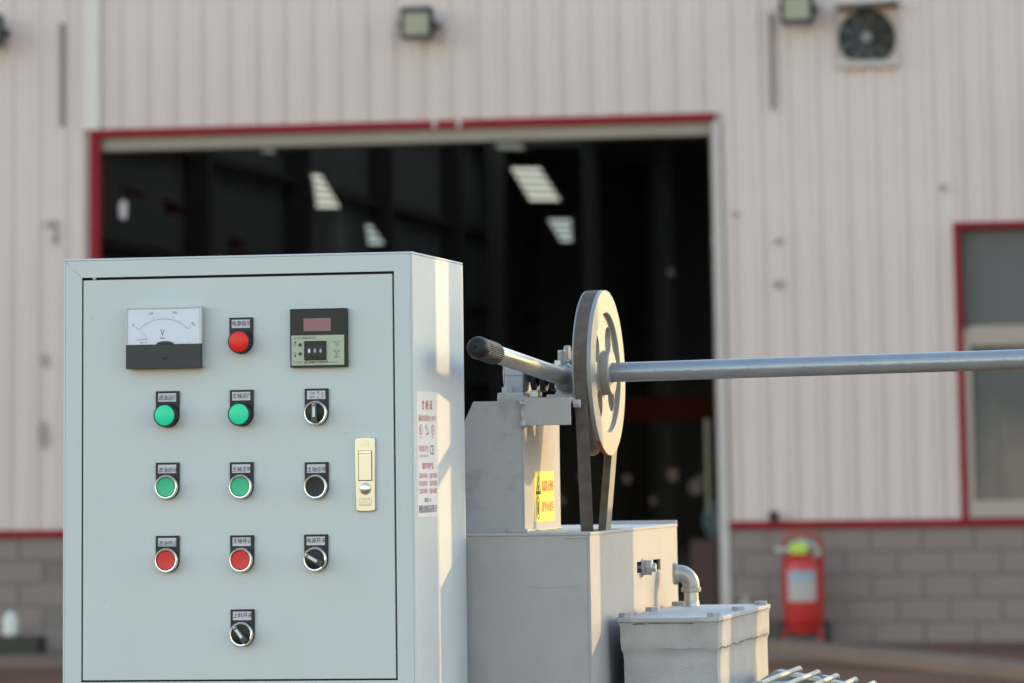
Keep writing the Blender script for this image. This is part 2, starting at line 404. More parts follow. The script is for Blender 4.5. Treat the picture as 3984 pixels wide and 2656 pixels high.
for (x, y0_, Yc) in ((820, 350, 86), (1135, 350, 86), (1352, 350, 86), (1520, 420, 86), (258, 350, 80)):
    p = onY(x, y0_, Yc)
    o = MB().box(p.x - .16, p.x + .16, Yc, Yc + .3, .004, 8.19).build('hall_column', mat('hall_column_grey', (.25, .25, .24), .9) if 'hall_column_grey' not in MATS else MATS['hall_column_grey'], bld)
M_GIRT = mat('hall_girt_dark', (.14, .135, .13), .9)
for k in range(8):
    B('hall_column', M_GIRT, bld, DL - 5.99, DL - 5.6, 42 + 7 * k, 42.35 + 7 * k, .004, 8.19)
for Zb in (1.6, 3.2, 4.8, 6.4): B('wall_girt', M_GIRT, bld, DL - 5.98, DL - 5.8, 38, 94, Zb, Zb + .12)
for x_ in (-14, -11, -7.5, -4): B('back_column', M_GIRT, bld, x_, x_ + .35, 94.3, 94.8, .004, 8.19)
for (Zb, Yb_) in ((7.0, 58), (7.3, 70)):
    MB().box(DL - 6, DR + 9, Yb_, Yb_ + .25, Zb, Zb + .4).build('roof_truss', M_DREDIN, bld)
# hanging white lamp by left jamb
p = onY(283, 482, 46); lp = MB().lathe([(-.10, .02), (-.08, .04), (.07, .045), (.11, .02)], p, (0, 0, 1), 16).build('hall_lamp', mat('lamp_tube_glow', (.6, .6, .6), .5, emit=(.7, .7, .75), estr=.14))
tag(lp, 'small upright white lamp just inside the left door jamb', 'lamp')
# red crane steel
cr = thing('overhead_crane', tuple(onY(350, 470, 52)), 'dark red overhead crane girder deep inside the left of the hall', 'crane')
def tri(pts, Yc, nm, d=.25):
    q = [onY(x, y, Yc) for x, y in pts]; MB().prism([(v.x, v.z) for v in q], (0, Yc, 0), (1, 0, 0), (0, 0, 1), (0, 1, 0), 0, d).build(nm, M_DREDIN, cr)
tri([(272, 428), (325, 440), (328, 452), (290, 446)], 50, 'bracket'); tri([(372, 455), (378, 490), (448, 490)], 52, 'bracket')
tri([(498, 548), (548, 548), (556, 566), (498, 566)], 66, 'end_truck'); tri([(400, 562), (640, 590), (640, 600), (440, 592)], 66.3, 'girder')
# dim machines, pipe and red beam visible right of the pulley
a, b_ = onY(1434, 916, 60), onY(1632, 965, 60)
o = MB().box(a.x, b_.x, 60, 60.3, b_.z, a.z).build('steel_beam', M_DREDIN); tag(o, 'dark red horizontal beam across the hall behind the pulley', 'beam')
a = onY(1618, 962, 37.2); b_ = onY(1632, 1180, 37.2)
o = MB().box(a.x, b_.x, 37.2, 37.35, b_.z, a.z).build('wooden_plank', mat('plank_tan', (.22, .18, .14), .8)); tag(o, 'tan plank standing upright just inside the right door jamb', 'plank')
a = onY(1585, 1240, 38.5); b_ = onY(1650, 1420, 38.5)
o = MB().box(a.x, b_.x, 38.5, 39.0, .004, a.z).build('storage_cabinet', mat('maroon_steel', (.07, .022, .018), .6), bevel=.01); tag(o, 'dark maroon storage cabinet standing inside the right door jamb', 'cabinet')
a = onY(1565, 1165, 38.7)
o = MB().lathe([(-.16, .10), (0, .16), (.12, .13), (.2, .05)], (a.x + .35, 38.75, onY(1585, 1240, 38.5).z + .165), (0, 0, 1), 16).build('cloth_bundle', mat('blue_grey_cloth', (.07, .085, .11), .9)); tag(o, 'blue grey cloth bundle on top of the maroon storage cabinet', 'bundle')
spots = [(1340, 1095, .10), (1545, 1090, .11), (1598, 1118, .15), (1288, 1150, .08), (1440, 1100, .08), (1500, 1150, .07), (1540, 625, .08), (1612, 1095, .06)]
M_SPOT = mat('spot_glow', (.10, .085, .07), .5, emit=(.5, .40, .32), estr=.030)  # blurred bright spots, drawn as tan blobs with a faint glow added
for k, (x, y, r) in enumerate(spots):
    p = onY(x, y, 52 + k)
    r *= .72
    o = MB().lathe([(-r, r * .3), (-r * .5, r * .85), (r * .5, r * .85), (r, r * .3)], p, (0, 0, 1), 12).build('hall_spot', M_SPOT)
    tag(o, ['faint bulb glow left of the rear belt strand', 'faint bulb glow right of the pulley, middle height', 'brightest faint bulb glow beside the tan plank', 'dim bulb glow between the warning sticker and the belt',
            'dim blurred spot just right of the belt', 'dim blurred spot right of the belt, lower one', 'lone faint blurred spot high above the silver shaft', 'small blurred spot right above the brightest one'][k], 'light bulb', 'faint blurred spots deep in the hall')
# window on the right
wn = thing('window', (-1.0, WY, 1.15), 'red trimmed shaded window with white frame beside the doorway at right', 'window')
for nm, x0, x1, z0, z1, m, y0, y1 in [
    ('trim', WLX - .005, WLX + .055, 1.116, 3.75, M_RED, -.05, .02), ('trim', WLX + .055, 2, 3.695, 3.75, M_RED, -.05, .02),
    ('frame', WLX + .055, WLX + .12, 1.27, 2.80, M_FRAME, -.02, .06), ('transom', WLX + .12, 2, 2.64, 2.82, M_FRAME, -.02, .06),
    ('sill', WLX + .06, 2, 1.118, 1.27, M_FRAME, -.04, .06), ('frame', -.55, -.48, 1.27, 2.64, M_FRAME, -.02, .06)]:
    B(nm, m, wn, x0, x1, WY + y0, WY + y1, z0, z1, .005)
B('pane', M_PANE, wn, WLX + .055, 2, WY + .07, WY + .08, 2.82, 3.695)
B('pane', M_PANE2, wn, WLX + .12, -.55, WY + .03, WY + .04, 1.27, 2.64)
B('pane', M_PANE2, wn, -.48, 2, WY + .03, WY + .04, 1.27, 2.64)
B('curtain_rail', mat('rail_grey', (.15, .135, .12), .9, spec=.1), wn, -1.83, -1.815, WY + .025, WY + .03, 1.3, 2.62)
# floodlights
def flood(cx, cz, lab):
    t = thing('floodlight', (cx, WY, cz), lab, 'floodlight', 'square floodlights on the wall')
    y = WY - .30
    B('housing', M_BLACK, t, cx - .155, cx + .155, y, y + .10, cz - .14, cz + .16, .02)
    B('lens', M_FLOOD, t, cx - .115, cx + .115, y - .012, y + .004, cz - .105, cz + .10, .003)
    mb = MB(); mb.box(cx - .175, cx - .158, y + .03, y + .29, cz - .02, cz + .02); mb.box(cx + .158, cx + .175, y + .03, y + .29, cz - .02, cz + .02); mb.box(cx - .175, cx + .175, y + .27, y + .29, cz - .02, cz + .02)
    mb.build('bracket', M_DPL, t)
    for k in range(5): B('fin', M_DPL, t, cx - .12 + k * .05, cx - .11 + k * .05, y + .10, y + .15, cz - .1, cz + .12)
flood(-7.05, 5.675, 'square black floodlight above the middle of the doorway')
flood(-3.515, 5.71, 'square black floodlight left of the round fan, cut by the top edge')
flood(-11.17, 5.73, 'square black floodlight at the far left edge of the wall')
# exhaust fan
fx, fz, fr = -2.905, 5.445, .26
t = thing('exhaust_fan', (fx, WY, fz - .27), 'round dark wall fan under a thin rain bar at upper right', 'fan')
mb = MB(); n = 48
mb.lathe([(0, fr + .02), (.05, fr + .02), (.05, fr), (0, fr)], (fx, WY - .05, fz), (0, 1, 0), n, caps=False); mb.build('ring', M_DPL, t)
MB().prism([(fr * math.cos(a), max(-.205, fr * math.sin(a))) for a in [2 * math.pi * k / 48 for k in range(48)]], (fx, WY - .036, fz), (1, 0, 0), (0, 0, 1), (0, 1, 0), 0, .002).build('backing', M_HOLE, t)
B('fan_panel', M_RPANEL, t, fx - .27, fx + .27, WY - .034, WY - .031, fz - .26, fz + .27)
mb = MB()
for k in range(9):
    an = 2 * math.pi * k / 9; d = V((math.cos(an), 0, math.sin(an))); s_ = V((-math.sin(an), 0, math.cos(an)))
    c0 = V((fx, WY - .05, fz))
    b0 = MB().quad(c0 + d * .05 - s_ * .02 + V((0, .012, 0)), c0 + d * .24 - s_ * .07 + V((0, .012, 0)), c0 + d * .24 + s_ * .06 + V((0, -.01, 0)), c0 + d * .05 + s_ * .03 + V((0, -.006, 0)))
    b0.build('blade', mat('fan_blade', (.022, .021, .023), .5) if 'fan_blade' not in MATS else MATS['fan_blade'], t, smooth=0)
MB().lathe([(0, .05), (.02, .05), (.03, .03)], (fx, WY - .055, fz), (0, -1, 0), 20).build('hub', mat('fan_hub', (.2, .19, .2), .4), t)
mb = MB(); mb.box(fx - .29, fx - .27, WY - .07, WY - .005, fz - .27, fz + .27); mb.box(fx + .27, fx + .29, WY - .07, WY - .005, fz - .27, fz + .27); mb.box(fx - .27, fx + .27, WY - .07, WY - .005, fz - .27, fz - .21)
mb.build('frame', M_JAMB, t)
MB().prism([(-.26, 0), (.30, .02), (.30, .065), (-.26, .04)], (fx, WY - .2, 5.70), (1, 0, 0), (0, 0, 1), (0, 1, 0), 0, .195).build('rain_bar', mat('rain_bar', (.09, .07, .07), .6), t)
# brown cable covers
o = B('cable_duct', mat('brown_duct', (.19, .135, .13), .7), None, -10.52, -10.475, WY - .045, WY - .001, 4.84, 5.81); tag(o, 'thin brown vertical duct high on the wall left of the doorway', 'duct', 'brown cable ducts')
o = B('cable_duct', MATS['brown_duct'], None, -3.80, -3.77, WY - .062, WY - .031, 4.82, 5.70); tag(o, 'thin brown vertical duct high on the wall right of the doorway', 'duct', 'brown cable ducts')
o = MB().box(-3.90, -3.82, WY - .12, WY - .031, 1.118, 1.20).build('sensor_box', M_BLACK, bevel=.012); tag(o, 'small black box on the red flashing above the extinguisher', 'box')
# stains on wall panels
M_STAIN = mat('brown_wall_stain', (.33, .25, .25), .8)
for k, (x, y, rx, rz) in enumerate([(1688, 492, .03, .03), (1788, 553, .03, .035), (1788, 652, .045, .05), (2168, 430, .03, .035), (1640, 552, .02, .03), (122, 515, .07, .035), (130, 545, .03, .07), (106, 828, .03, .06), (103, 995, .035, .12)]):
    p = onY(x, y, WY)
    pts = [(rx * (1 + .3 * random.uniform(-1, 1)) * math.cos(a / 12 * 2 * math.pi), rz * (1 + .3 * random.uniform(-1, 1)) * math.sin(a / 12 * 2 * math.pi)) for a in range(12)]
    MB().prism(pts, (p.x, WY - .033, p.z), (1, 0, 0), (0, 0, 1), (0, 1, 0), 0, .002).build('rust_spot', M_STAIN, bld, smooth=0)

# wheeled fire extinguisher
ex = -3.575; ey = 35.55
t = thing('fire_extinguisher', (ex, ey, .012), 'large red wheeled fire extinguisher standing against the block wall', 'fire extinguisher')
MB().lathe([(.20, .10), (.22, .165), (.26, .178), (.72, .178), (.78, .16), (.83, .10), (.86, .045)], (ex, ey, 0), (0, 0, 1), 32).build('cylinder', M_EXT, t)
MB().lathe([(.13, .10), (.14, .118), (.235, .135)], (ex, ey, 0), (0, 0, 1), 32).build('foot_ring', M_EXT, t)
MB().lathe([(.86, .04), (.93, .04), (.96, .02)], (ex, ey, 0), (0, 0, 1), 16).build('valve', M_STEEL, t)
MB().tube([(ex - .165, ey + .1, .2), (ex - .17, ey + .1, .85), (ex - .16, ey + .08, .95), (ex - .10, ey + .06, 1.0), (ex + .10, ey + .06, 1.0), (ex + .16, ey + .08, .95), (ex + .17, ey + .1, .85), (ex + .165, ey + .1, .2)], .017, 10).build('handle', M_EXT, t)
MB().tube([(ex - .17, ey, .84), (ex - .21, ey - .05, .87), (ex - .12, ey - .08, .86), (ex, ey - .04, .93), (ex + .12, ey - .08, .9), (ex + .17, ey - .06, .84), (ex + .12, ey - .1, .81)], .024, 10).build('hose', mat('pale_hose', (.42, .37, .35), .6), t)
MB().box(ex - .085, ex + .07, ey - .16, ey - .13, .83, .93).build('inspection_tag', M_LIME, t, bevel=.01)
def curved(z0, z1, a0, a1, r, m, nm):
    mb = MB(); n = 10
    for k in range(n):
        A, Bq = rad(a0 + (a1 - a0) * k / n), rad(a0 + (a1 - a0) * (k + 1) / n)
        mb.quad((ex + r * math.sin(A), ey - r * math.cos(A), z0), (ex + r * math.sin(Bq), ey - r * math.cos(Bq), z0), (ex + r * math.sin(Bq), ey - r * math.cos(Bq), z1), (ex + r * math.sin(A), ey - r * math.cos(A), z1))
    mb.build(nm, m, t, fixn=False)
curved(.42, .60, -38, 48, .1805, M_LABEL, 'paper_label'); curved(.602, .68, -38, 48, .1805, M_BLUEL, 'paper_label')
for sgn in (-1, 1):
    MB().lathe([(-.02, .10), (-.022, .115), (.022, .115), (.02, .10)], (ex + sgn * .205, ey + .10, .128), (1, 0, 0), 24).build('wheel', M_TYRE, t)
    MB().tube([(ex + sgn * .15, ey - .02, .20), (ex + sgn * .17, ey - .12, .05), (ex + sgn * .17, ey - .13, .014)], .018, 8).build('leg', M_EXT, t)
MB().cyl((ex - .2, ey + .1, .128), (ex + .2, ey + .1, .128), .012).build('axle', M_DPL, t)

# left: bucket on dark crate
o = MB().box(-10.97, -10.53, 35.3, 35.62, .012, .17).build('dark_crate', M_BOX, bevel=.015); tag(o, 'low dark olive crate on the ground at the far left wall', 'crate')
t = thing('white_jug', (-10.83, 35.45, .17), 'white rounded jug standing on the dark crate at far left', 'jug')
MB().lathe([(0, .055), (.02, .072), (.13, .074), (.18, .06), (.215, .03)], (-10.83, 35.45, .17), (0, 0, 1), 24).build('body', M_BONE, t)
MB().lathe([(.213, .02), (.235, .02)], (-10.83, 35.45, .17), (0, 0, 1), 16).build('cap', mat('jug_cap', (.3, .3, .3), .5), t)
t = thing('white_bag', (-4.10, 35.7, .10), 'small crumpled white bag by the block wall behind the gearbox', 'bag')
MB().lathe([(0, .11), (.06, .17), (.24, .15), (.36, .08), (.41, .02)], (-4.10, 35.7, .012), (0, 0, 1), 14).build('body', mat('bag_cloth', (.36, .33, .32), .7), t)
MB().lathe([(.40, .015), (.44, .035), (.46, .02)], (-4.10, 35.7, .012), (0, 0, 1), 10).build('knot', MATS['bag_cloth'], t)

# ================================================================== CONTROL CABINET
CX0, CX1, CY1, CZ0, CZ1 = -.455, 0.0, .3445, .95, 1.8738
DX0, DX1, DZ0, DZ1 = -.4285, -.0262, 1.3465, 1.8462
cab = thing('control_cabinet', (-.2275, .17, 0), 'pale blue grey electrical control cabinet with a door full of buttons and lamps', 'control cabinet')
mb = MB()
mb.box(CX1 - .003, CX1, 0, CY1, CZ0, CZ1 - .003)                # right side sheet
mb.box(CX0, CX0 + .003, 0, CY1, CZ0, CZ1 - .003)
mb.box(CX0, CX1, 0, CY1, CZ1 - .003, CZ1)
mb.box(CX0 + .003, CX1 - .003, CY1 - .003, CY1, CZ0, CZ1 - .003)
mb.box(CX0 + .003, CX1 - .003, .003, CY1 - .003, CZ0, CZ0 + .003)
mb.build('shell', M_CAB, cab, bevel=.0012)
fr = MB(); g = .0022
a0, a1, b0, b1 = DX0 - g, DX1 + g, DZ0 - g, DZ1 + g * 1.6
fr.box(CX0 + .003, a0, .0002, .0022, CZ0 + .003, CZ1 - .003); fr.box(a1, CX1 - .003, .0002, .0022, CZ0 + .003, CZ1 - .003)
fr.box(a0, a1, .0002, .0022, b1, CZ1 - .003); fr.box(a0, a1, .0002, .0022, CZ0 + .003, b0)
fr.build('front_frame', M_CAB, cab)
# returns of the frame behind the gap, and dark seal
B('door_seal', M_GAP, cab, a0 - .004, a1 + .004, .010, .016, b0 - .004, b1 + .004)
# mitre weld lines
M_MIT = mat('mitre_seam', (.17, .185, .18), .7)
for (p, q) in (((CX0 + .0015, CZ1 - .0022), (CX0 + .008, CZ1 - .009)), ((CX0 + .0135, CZ1 - .0145), (a0, b1)), ((a0 - .0035, b0 - .0035), (a0, b0))):
    d = (V((q[0], 0, q[1])) - V((p[0], 0, p[1]))).normalized(); nrm = V((-d.z, 0, d.x)) * .00025
    P, Q = V((p[0], .0001, p[1])), V((q[0], .0001, q[1])); MB().quad(P - nrm, Q - nrm, Q + nrm, P + nrm).build('mitre_seam', M_MIT, cab, smooth=0)
mb = MB(); mb.box(DX0 + .012, DX0 + .0155, .001, .006, b1 - .0024, b1 - .0002); mb.build('hinge_pin', M_CAB, cab)
door = MB().box(DX0, DX1, -.0008, .0012, DZ0, DZ1); door.box(DX0, DX0 + .0012, .0012, .012, DZ0, DZ1); door.box(DX1 - .0012, DX1, .0012, .012, DZ0, DZ1)
door.box(DX0 + .0012, DX1 - .0012, .0012, .012, DZ1 - .0012, DZ1); door.box(DX0 + .0012, DX1 - .0012, .0012, .012, DZ0, DZ0 + .0012)
door = door.build('door', M_CAB, cab, bevel=.0006)
FY = -.0008
for (x, y, r) in ((795, 995, .0008), (240, 1378, .0007), (210, 730, .0007), (340, 718, .0004), (905, 1085, .0006), (820, 940, .0005), (600, 1330, .0004), (480, 1440, .0005), (700, 1160, .0004), (250, 1120, .0005)):
    p = onY(x, y, FY); MB().lathe([(0, r), (.0001, r * .9)], p, (0, -1, 0), 7).build('paint_speck', M_MIT, cab, smooth=0)
# stand below the cabinet (out of frame)
mb = MB()
for x in (CX0 + .02, CX1 - .06):
    for y in (.02, CY1 - .06): mb.box(x, x + .04, y, y + .04, .0, CZ0 - .001)
mb.build('stand', M_GREY, cab)

def holder(cx, ztop, m=M_BLACK):
    """name plate holder: square top, round bottom, with the white label window"""
    W2 = .0153; cz = ztop - .0305
    pts = [(-W2, .0305), (W2, .0305)] + [(W2, 0)] + [(W2 * math.cos(-a), W2 * math.sin(-a)) for a in [math.pi * k / 20 for k in range(1, 20)]] + [(-W2, 0)]
    h = MB().prism(pts, (cx, FY, cz), (1, 0, 0), (0, 0, 1), (0, -1, 0), 0, .0035)
    return h, cz
def ctl(kind, x, y, txt, lab, ang=0, two=None, sub=None):
    p = onY(x, y, FY); q = onY(x + 54, y, FY); cx = (p.x + q.x) / 2; zt = (p.z + q.z) / 2
    nm = {'lamp': 'indicator_lamp', 'push': 'push_button', 'sel': 'selector_switch'}[kind]
    h, cz = holder(cx, zt)
    o = h.build(nm, M_BLACK, cab, bevel=.0006, label=lab)
    f = FY - .0035
    B('label_paper', M_WHITEP, o, cx - .0120, cx + .0115, f - .0004, f + .0002, zt - .0132, zt - .0027)
    if two is None:
        text(txt, (cx + .0008, f - .0005, zt - .0080 + (sub or 0)), .0245, .0064, M_INK, o, clip=.0106, off=.006)
    else:
        for body, dx, dz, ww, hh in two: text(body, (cx + dx, f - .0005, zt - .0080 + dz), ww, hh, M_INK, o)
    if kind == 'lamp':
        m, hh = (M_REDLENS, .013) if sub is not None and lab.startswith('red') else (M_GRNLENS, .015)
        if lab.startswith('red'): m = M_REDLENS
        MB().lathe([(0, .0140), (.002, .0148), (.0045, .0148), (.005, .0142), (.0078, .0142), (.0082, .0147), (hh - .002, .0147), (hh, .0138), (hh, .0125)], (cx, f, cz), (0, -1, 0), 48, caps=False).build('bezel', M_BLACK, o)
        MB().lathe([(hh - .001, .0128), (hh + .0004, .0126), (hh + .0010, .0105), (hh + .0014, .006), (hh + .0015, .001)], (cx, f, cz), (0, -1, 0), 48).build('lens', m, o, smooth=60)
    else:
        MB().lathe([(0, .0138), (.002, .0142), (.004, .0150), (.0075, .0150), (.0092, .0143), (.0098, .0136), (.0096, .0126), (.0075, .0118), (.002, .0118)], (cx, f, cz), (0, -1, 0), 64, caps=False).build('bezel', M_CHROME, o, smooth=50)
        if kind == 'push':
            m = {'g': M_GRNCAP, 'r': M_REDCAP, 'k': M_BLACK}[ang]
            r0 = .0118 if ang != 'k' else .0127
            MB().lathe([(.001, r0 + .0006), (.0075, r0 - .0001), (.0082, r0 - .0006), (.0078, r0 * .6), (.0076, .001)], (cx, f, cz), (0, -1, 0), 48).build('button_cap', m, o, smooth=50)
            if ang != 'k': MB().lathe([(.0066, r0 + .0007), (.0072, r0 + .0007), (.0074, r0 - .0004)], (cx, f, cz), (0, -1, 0), 48, caps=False).build('seal_ring', M_BLACK, o)
        else:
            MB().lathe([(.001, .0128), (.0078, .0128), (.0084, .0120), (.0084, .001)], (cx, f, cz), (0, -1, 0), 48).build('turn_disc', M_BLACK, o, smooth=50)
            a = rad(ang); ex_ = V((math.cos(a), 0, math.sin(a))); ey_ = V((-math.sin(a), 0, math.cos(a)))   # ey_ = pointer direction
            kn = MB().prism([(-.0040, -.0115), (.0040, -.0115), (.0036, .0118), (-.0036, .0118)], (cx, f, cz), ex_, ey_, (0, -1, 0), .0080, .0165)
            k = kn.build('knob', mat('knob_black', (.035, .036, .038), .42) if 'knob_black' not in MATS else MATS['knob_black'], o, bevel=.0008)
            MB().prism([(-.0016, -.0050), (.0017, -.0050), (.0017, .0112), (-.0016, .0112)], (cx, f, cz), ex_, ey_, (0, -1, 0), .0166, .0169).build('pointer_stripe', M_WHITE, o)
            MB().prism([(-.0011, .0078), (.0012, .0078), (.0012, .0102), (-.0011, .0102)], (cx, f, cz), ex_, ey_, (0, -1, 0), .01695, .0171).build('pointer_mark', M_BLACK, o)
    return o
ctl('lamp', 528, 729, '电源指示', 'red power indicator lamp between the voltmeter and the thermostat', sub=.0006)
ctl('lamp', 359, 898, '滤油运行', 'left green indicator lamp under the voltmeter', sub=-.0003)
ctl('lamp', 529, 895, '主轴运行', 'middle green indicator lamp below the red lamp', sub=.0006)
ctl('sel', 701, 892, '', 'upright selector switch below the thermostat', 0, two=[('手动', -.0052, .0022, .0062, .0034), ('加热', -.0052, -.0026, .0062, .0034), ('停', .0022, .0028, .0030, .0042), ('止', .0022, -.0030, .0030, .0038), ('自', .0078, .0018, .0026, .0026), ('动', .0078, -.0024, .0026, .0026)])
ctl('push', 359, 1062, '滤油启动', 'green push button in the left column', 'g', sub=-.0012)
ctl('push', 529, 1061, '主轴正转', 'green push button in the middle column', 'g', sub=-.0008)
ctl('push', 701, 1061, '主轴反转', 'black push button in the right column', 'k', sub=-.0010)
ctl('push', 359, 1230, '滤油停止', 'red push button in the left column', 'r', sub=-.0014)
ctl('push', 530, 1229, '主轴停止', 'red push button in the middle column', 'r', sub=.0012)
ctl('sel', 700, 1227, '电源开关', 'selector switch turned far left, in the right column', 60, sub=.0006)
ctl('sel', 531, 1399, '上料开关', 'lowest selector switch, turned half left', 38, sub=.0006)

# voltmeter
p0, p1 = onY(296, 712, FY), onY(472, 846, FY)
vx0, vx1, vz1, vz0 = p0.x, p1.x, onY(380, 705, FY).z, onY(380, 845, FY).z
vo = MB().box(vx0 + .001, vx1 - .001, FY - .0060, FY, vz0, vz1).build('voltmeter', M_CLEAR, cab, bevel=.0015, label='square analogue voltmeter with a white dial over a black lower half')
zm = vz0 + (vz1 - vz0) * .385
f = FY - .0145
rim = MB()
rim.box(vx0, vx0 + .0016, f, FY - .006, zm, vz1); rim.box(vx1 - .0045, vx1 - .0012, f, FY - .006, zm, vz1); rim.box(vx0 + .0016, vx1 - .0045, f, FY - .006, vz1 - .0022, vz1)
rim.build('cover_rim', M_CLEAR, vo, bevel=.0005)
B('dial', M_DIAL, vo, vx0 + .0016, vx1 - .0045, f + .0018, FY - .006, zm, vz1 - .0022)
lo = MB().box(vx0, vx1 - .0022, f - .0008, FY - .0055, vz0 - .0008, zm)
c0x = vx0 + .050; arc = [(.0115 * math.cos(a), .0040 * math.sin(a)) for a in [math.pi * k / 14 for k in range(15)]]
lo.prism(arc, (c0x + .001, f - .0008, zm), (1, 0, 0), (0, 0, 1), (0, 1, 0), 0, .006)
lo.build('lower_cover', M_DPL, vo, bevel=.0005)
MB().lathe([(0, .0030), (.0006, .0030), (.0007, .0024)], (c0x + .0005, f - .0008, vz0 + .0135), (0, -1, 0), 24).build('zero_screw', M_BLACK, vo)
MB().prism([(-.0025, -.0004), (.0025, -.0004), (.0025, .0004), (-.0025, .0004)], (c0x + .0005, f - .0016, vz0 + .0135), (.8, 0, .6), (-.6, 0, .8), (0, -1, 0), 0, .0002).build('screw_slot', M_DSTEEL, vo)
# dial marks
dy = f + .0017
ox, oz, RR = vx0 + .0485, vz1 - .0600, .0445
mk = MB()
def seg(p, q, wd):
    P, Q = V((p[0], dy - .0001, p[1])), V((q[0], dy - .0001, q[1])); d = (Q - P).normalized(); nr = V((-d.z, 0, d.x)) * wd / 2
    mk.quad(P - nr, Q - nr, Q + nr, P + nr)
def pol(a, r): return (ox + r * math.sin(rad(a)), oz + r * math.cos(rad(a)))
for k in range(40): seg(pol(-45 + 90 * k / 40, RR), pol(-45 + 90 * (k + 1) / 40, RR), .0004)
for k in range(31):
    major = k % 10 == 0; mid = k % 5 == 0
    a = -45 + 90 * k / 30; seg(pol(a, RR), pol(a, RR + (.0056 if major else .0036 if mid else .0022)), .00035 if major else .00022)
mk.build('scale_marks', M_INKG, vo, smooth=0)
yy = dy - .0002
for s_, a in (('0', -46), ('150', -17), ('300', 16), ('450', 46)):
    c = pol(a, RR + .0098); text(s_, (c[0], yy, c[1]), .0018 * len(s_) + .0006, .0034, M_INKG, vo, ex=(math.cos(rad(a)), 0, -math.sin(rad(a))), ey=(math.sin(rad(a)), 0, math.cos(rad(a))))
text('V', (ox - .0012, yy, vz1 - .0325), .0056, .0088, M_INKG, vo); text('~', (ox - .0012, yy, vz1 - .0395), .0066, .0019, M_INKG, vo, off=.01)
text('CHANGLI', (ox - .027, yy, vz1 - .0405), .0145, .0020, M_INKG, vo, shear=.25); text('44L1-V', (ox - .026, yy, vz1 - .0445), .0100, .0022, M_INKG, vo); text('GB/T7676-98', (ox - .0265, yy, vz1 - .0482), .0150, .0019, M_INKG, vo)
text('~ ∩ 1.5 ⊥ ☆ B', (ox + .0265, yy, vz1 - .0465), .0185, .0020, M_INKG, vo)
nd = MB(); P, Q = V((*[pol(-45, RR - .002)[0]], yy - .001, pol(-45, RR - .002)[1])), V((ox - .021, yy - .001, vz1 - .039)); d = (Q - P).normalized(); nr = V((-d.z, 0, d.x)) * .0003
nd.quad(P - nr, Q - nr, Q + nr, P + nr); nd.build('needle', mat('pink_needle', (.70, .42, .50), .5), vo, smooth=0)
MB().box(vx0 + .0016, vx1 - .0045, f + .0002, f + .0007, zm, vz1 - .0022).build('cover_glass', M_GLASS, vo, smooth=0)

# digital thermostat
a_, b_ = onY(669, 710, FY), onY(801, 842, FY)
tx0, tx1, tz1, tz0 = a_.x, b_.x, a_.z, b_.z
to = MB().box(tx0, tx1, FY - .0065, FY, tz0, tz1).build('thermostat', M_BLACK, cab, bevel=.0012, label='black digital temperature controller with three digit display and thumbwheels')
f = FY - .0065; TW = tx1 - tx0
rimb = MB(); rimb.box(tx0, tx0 + .0014, f - .0012, f + .001, tz0, tz1); rimb.box(tx1 - .0030, tx1 - .0002, f - .0012, f + .001, tz0, tz1); rimb.box(tx0 + .0014, tx1 - .003, f - .0012, f + .001, tz1 - .0012, tz1); rimb.box(tx0 + .0014, tx1 - .003, f - .0012, f + .001, tz0, tz0 + .0022)
rimb.build('frame', M_BLACK, to, bevel=.0003)
B('face', mat('smoked_face', (.015, .016, .022), .35, spec=.25), to, tx0 + .0014, tx1 - .003, f - .0006, f + .0002, tz1 - .0325, tz1 - .0012)
B('display', M_LCD, to, tx0 + .0175, tx0 + .0525, f - .0009, f - .0005, tz1 - .0282, tz1 - .0122)
mk = MB()
def sg(x, z, w_, h_, sh=.12):
    mk.quad(*[(x + a * w_ + (b - 0) * h_ * 0 + sh * (z + b * h_ - (tz1 - .0202)), f - .00105, z + b * h_) for a, b in ((0, 0), (1, 0), (1, 1), (0, 1))])
for k in range(3):
    X = tx0 + .0195 + k * .0113; Z0 = tz1 - .0268; W_, H_ = .0080, .0128; th = .0012
    sg(X, Z0, W_, th); sg(X, Z0 + H_ / 2 - th / 2, W_, th); sg(X, Z0 + H_ - th, W_, th)
    for zz in (Z0 + th, Z0 + H_ / 2 + th / 2):
        sg(X, zz, th, H_ / 2 - 1.5 * th); sg(X + W_ - th, zz, th, H_ / 2 - 1.5 * th)
mk.build('digit_segments', M_SEG, to, smooth=0)
B('label_plate', M_OLIVE, to, tx0 + .0016, tx1 - .0042, f - .0008, f + .0002, tz0 + .0026, tz1 - .0333)
fy = f - .0010
text('XMTD 数显调节仪', (tx0 + .0188, fy, tz1 - .0365), .0290, .0030, M_INKG, to)
ox_, oz_ = tx0 + .0182, tz1 - .0405
tb = MB().box(ox_, ox_ + .0285, f - .0030, f, oz_ - .0240, oz_).build('thumbwheel_block', M_BLACK, to, bevel=.0006)
for k, dgt in enumerate('106'):
    cx_ = ox_ + .0068 + k * .0074
    MB().box(cx_ - .0030, cx_ + .0030, f - .0034, f - .0029, oz_ - .0178, oz_ - .0062).build('digit_wheel', M_DPL, to, bevel=.0001)
    text(dgt, (cx_, f - .0036, oz_ - .0122), .0028, .0048, M_WHITE, to, off=.02)
    for dz in (-.0042, -.0202): MB().prism([(-.0020, 0), (.0020, 0), (.0012, .0014), (-.0012, .0014)], (cx_, f - .003, oz_ + dz), (1, 0, 0), (0, 0, 1), (0, -1, 0), 0, .0008).build('wheel_key', M_DPL, to)
for dz in (-.0046, -.0158):
    MB().lathe([(0, .0022), (.0004, .0021)], (tx0 + .0128, fy + .0002, oz_ + dz), (0, -1, 0), 20).build('status_led', M_DPL, to)
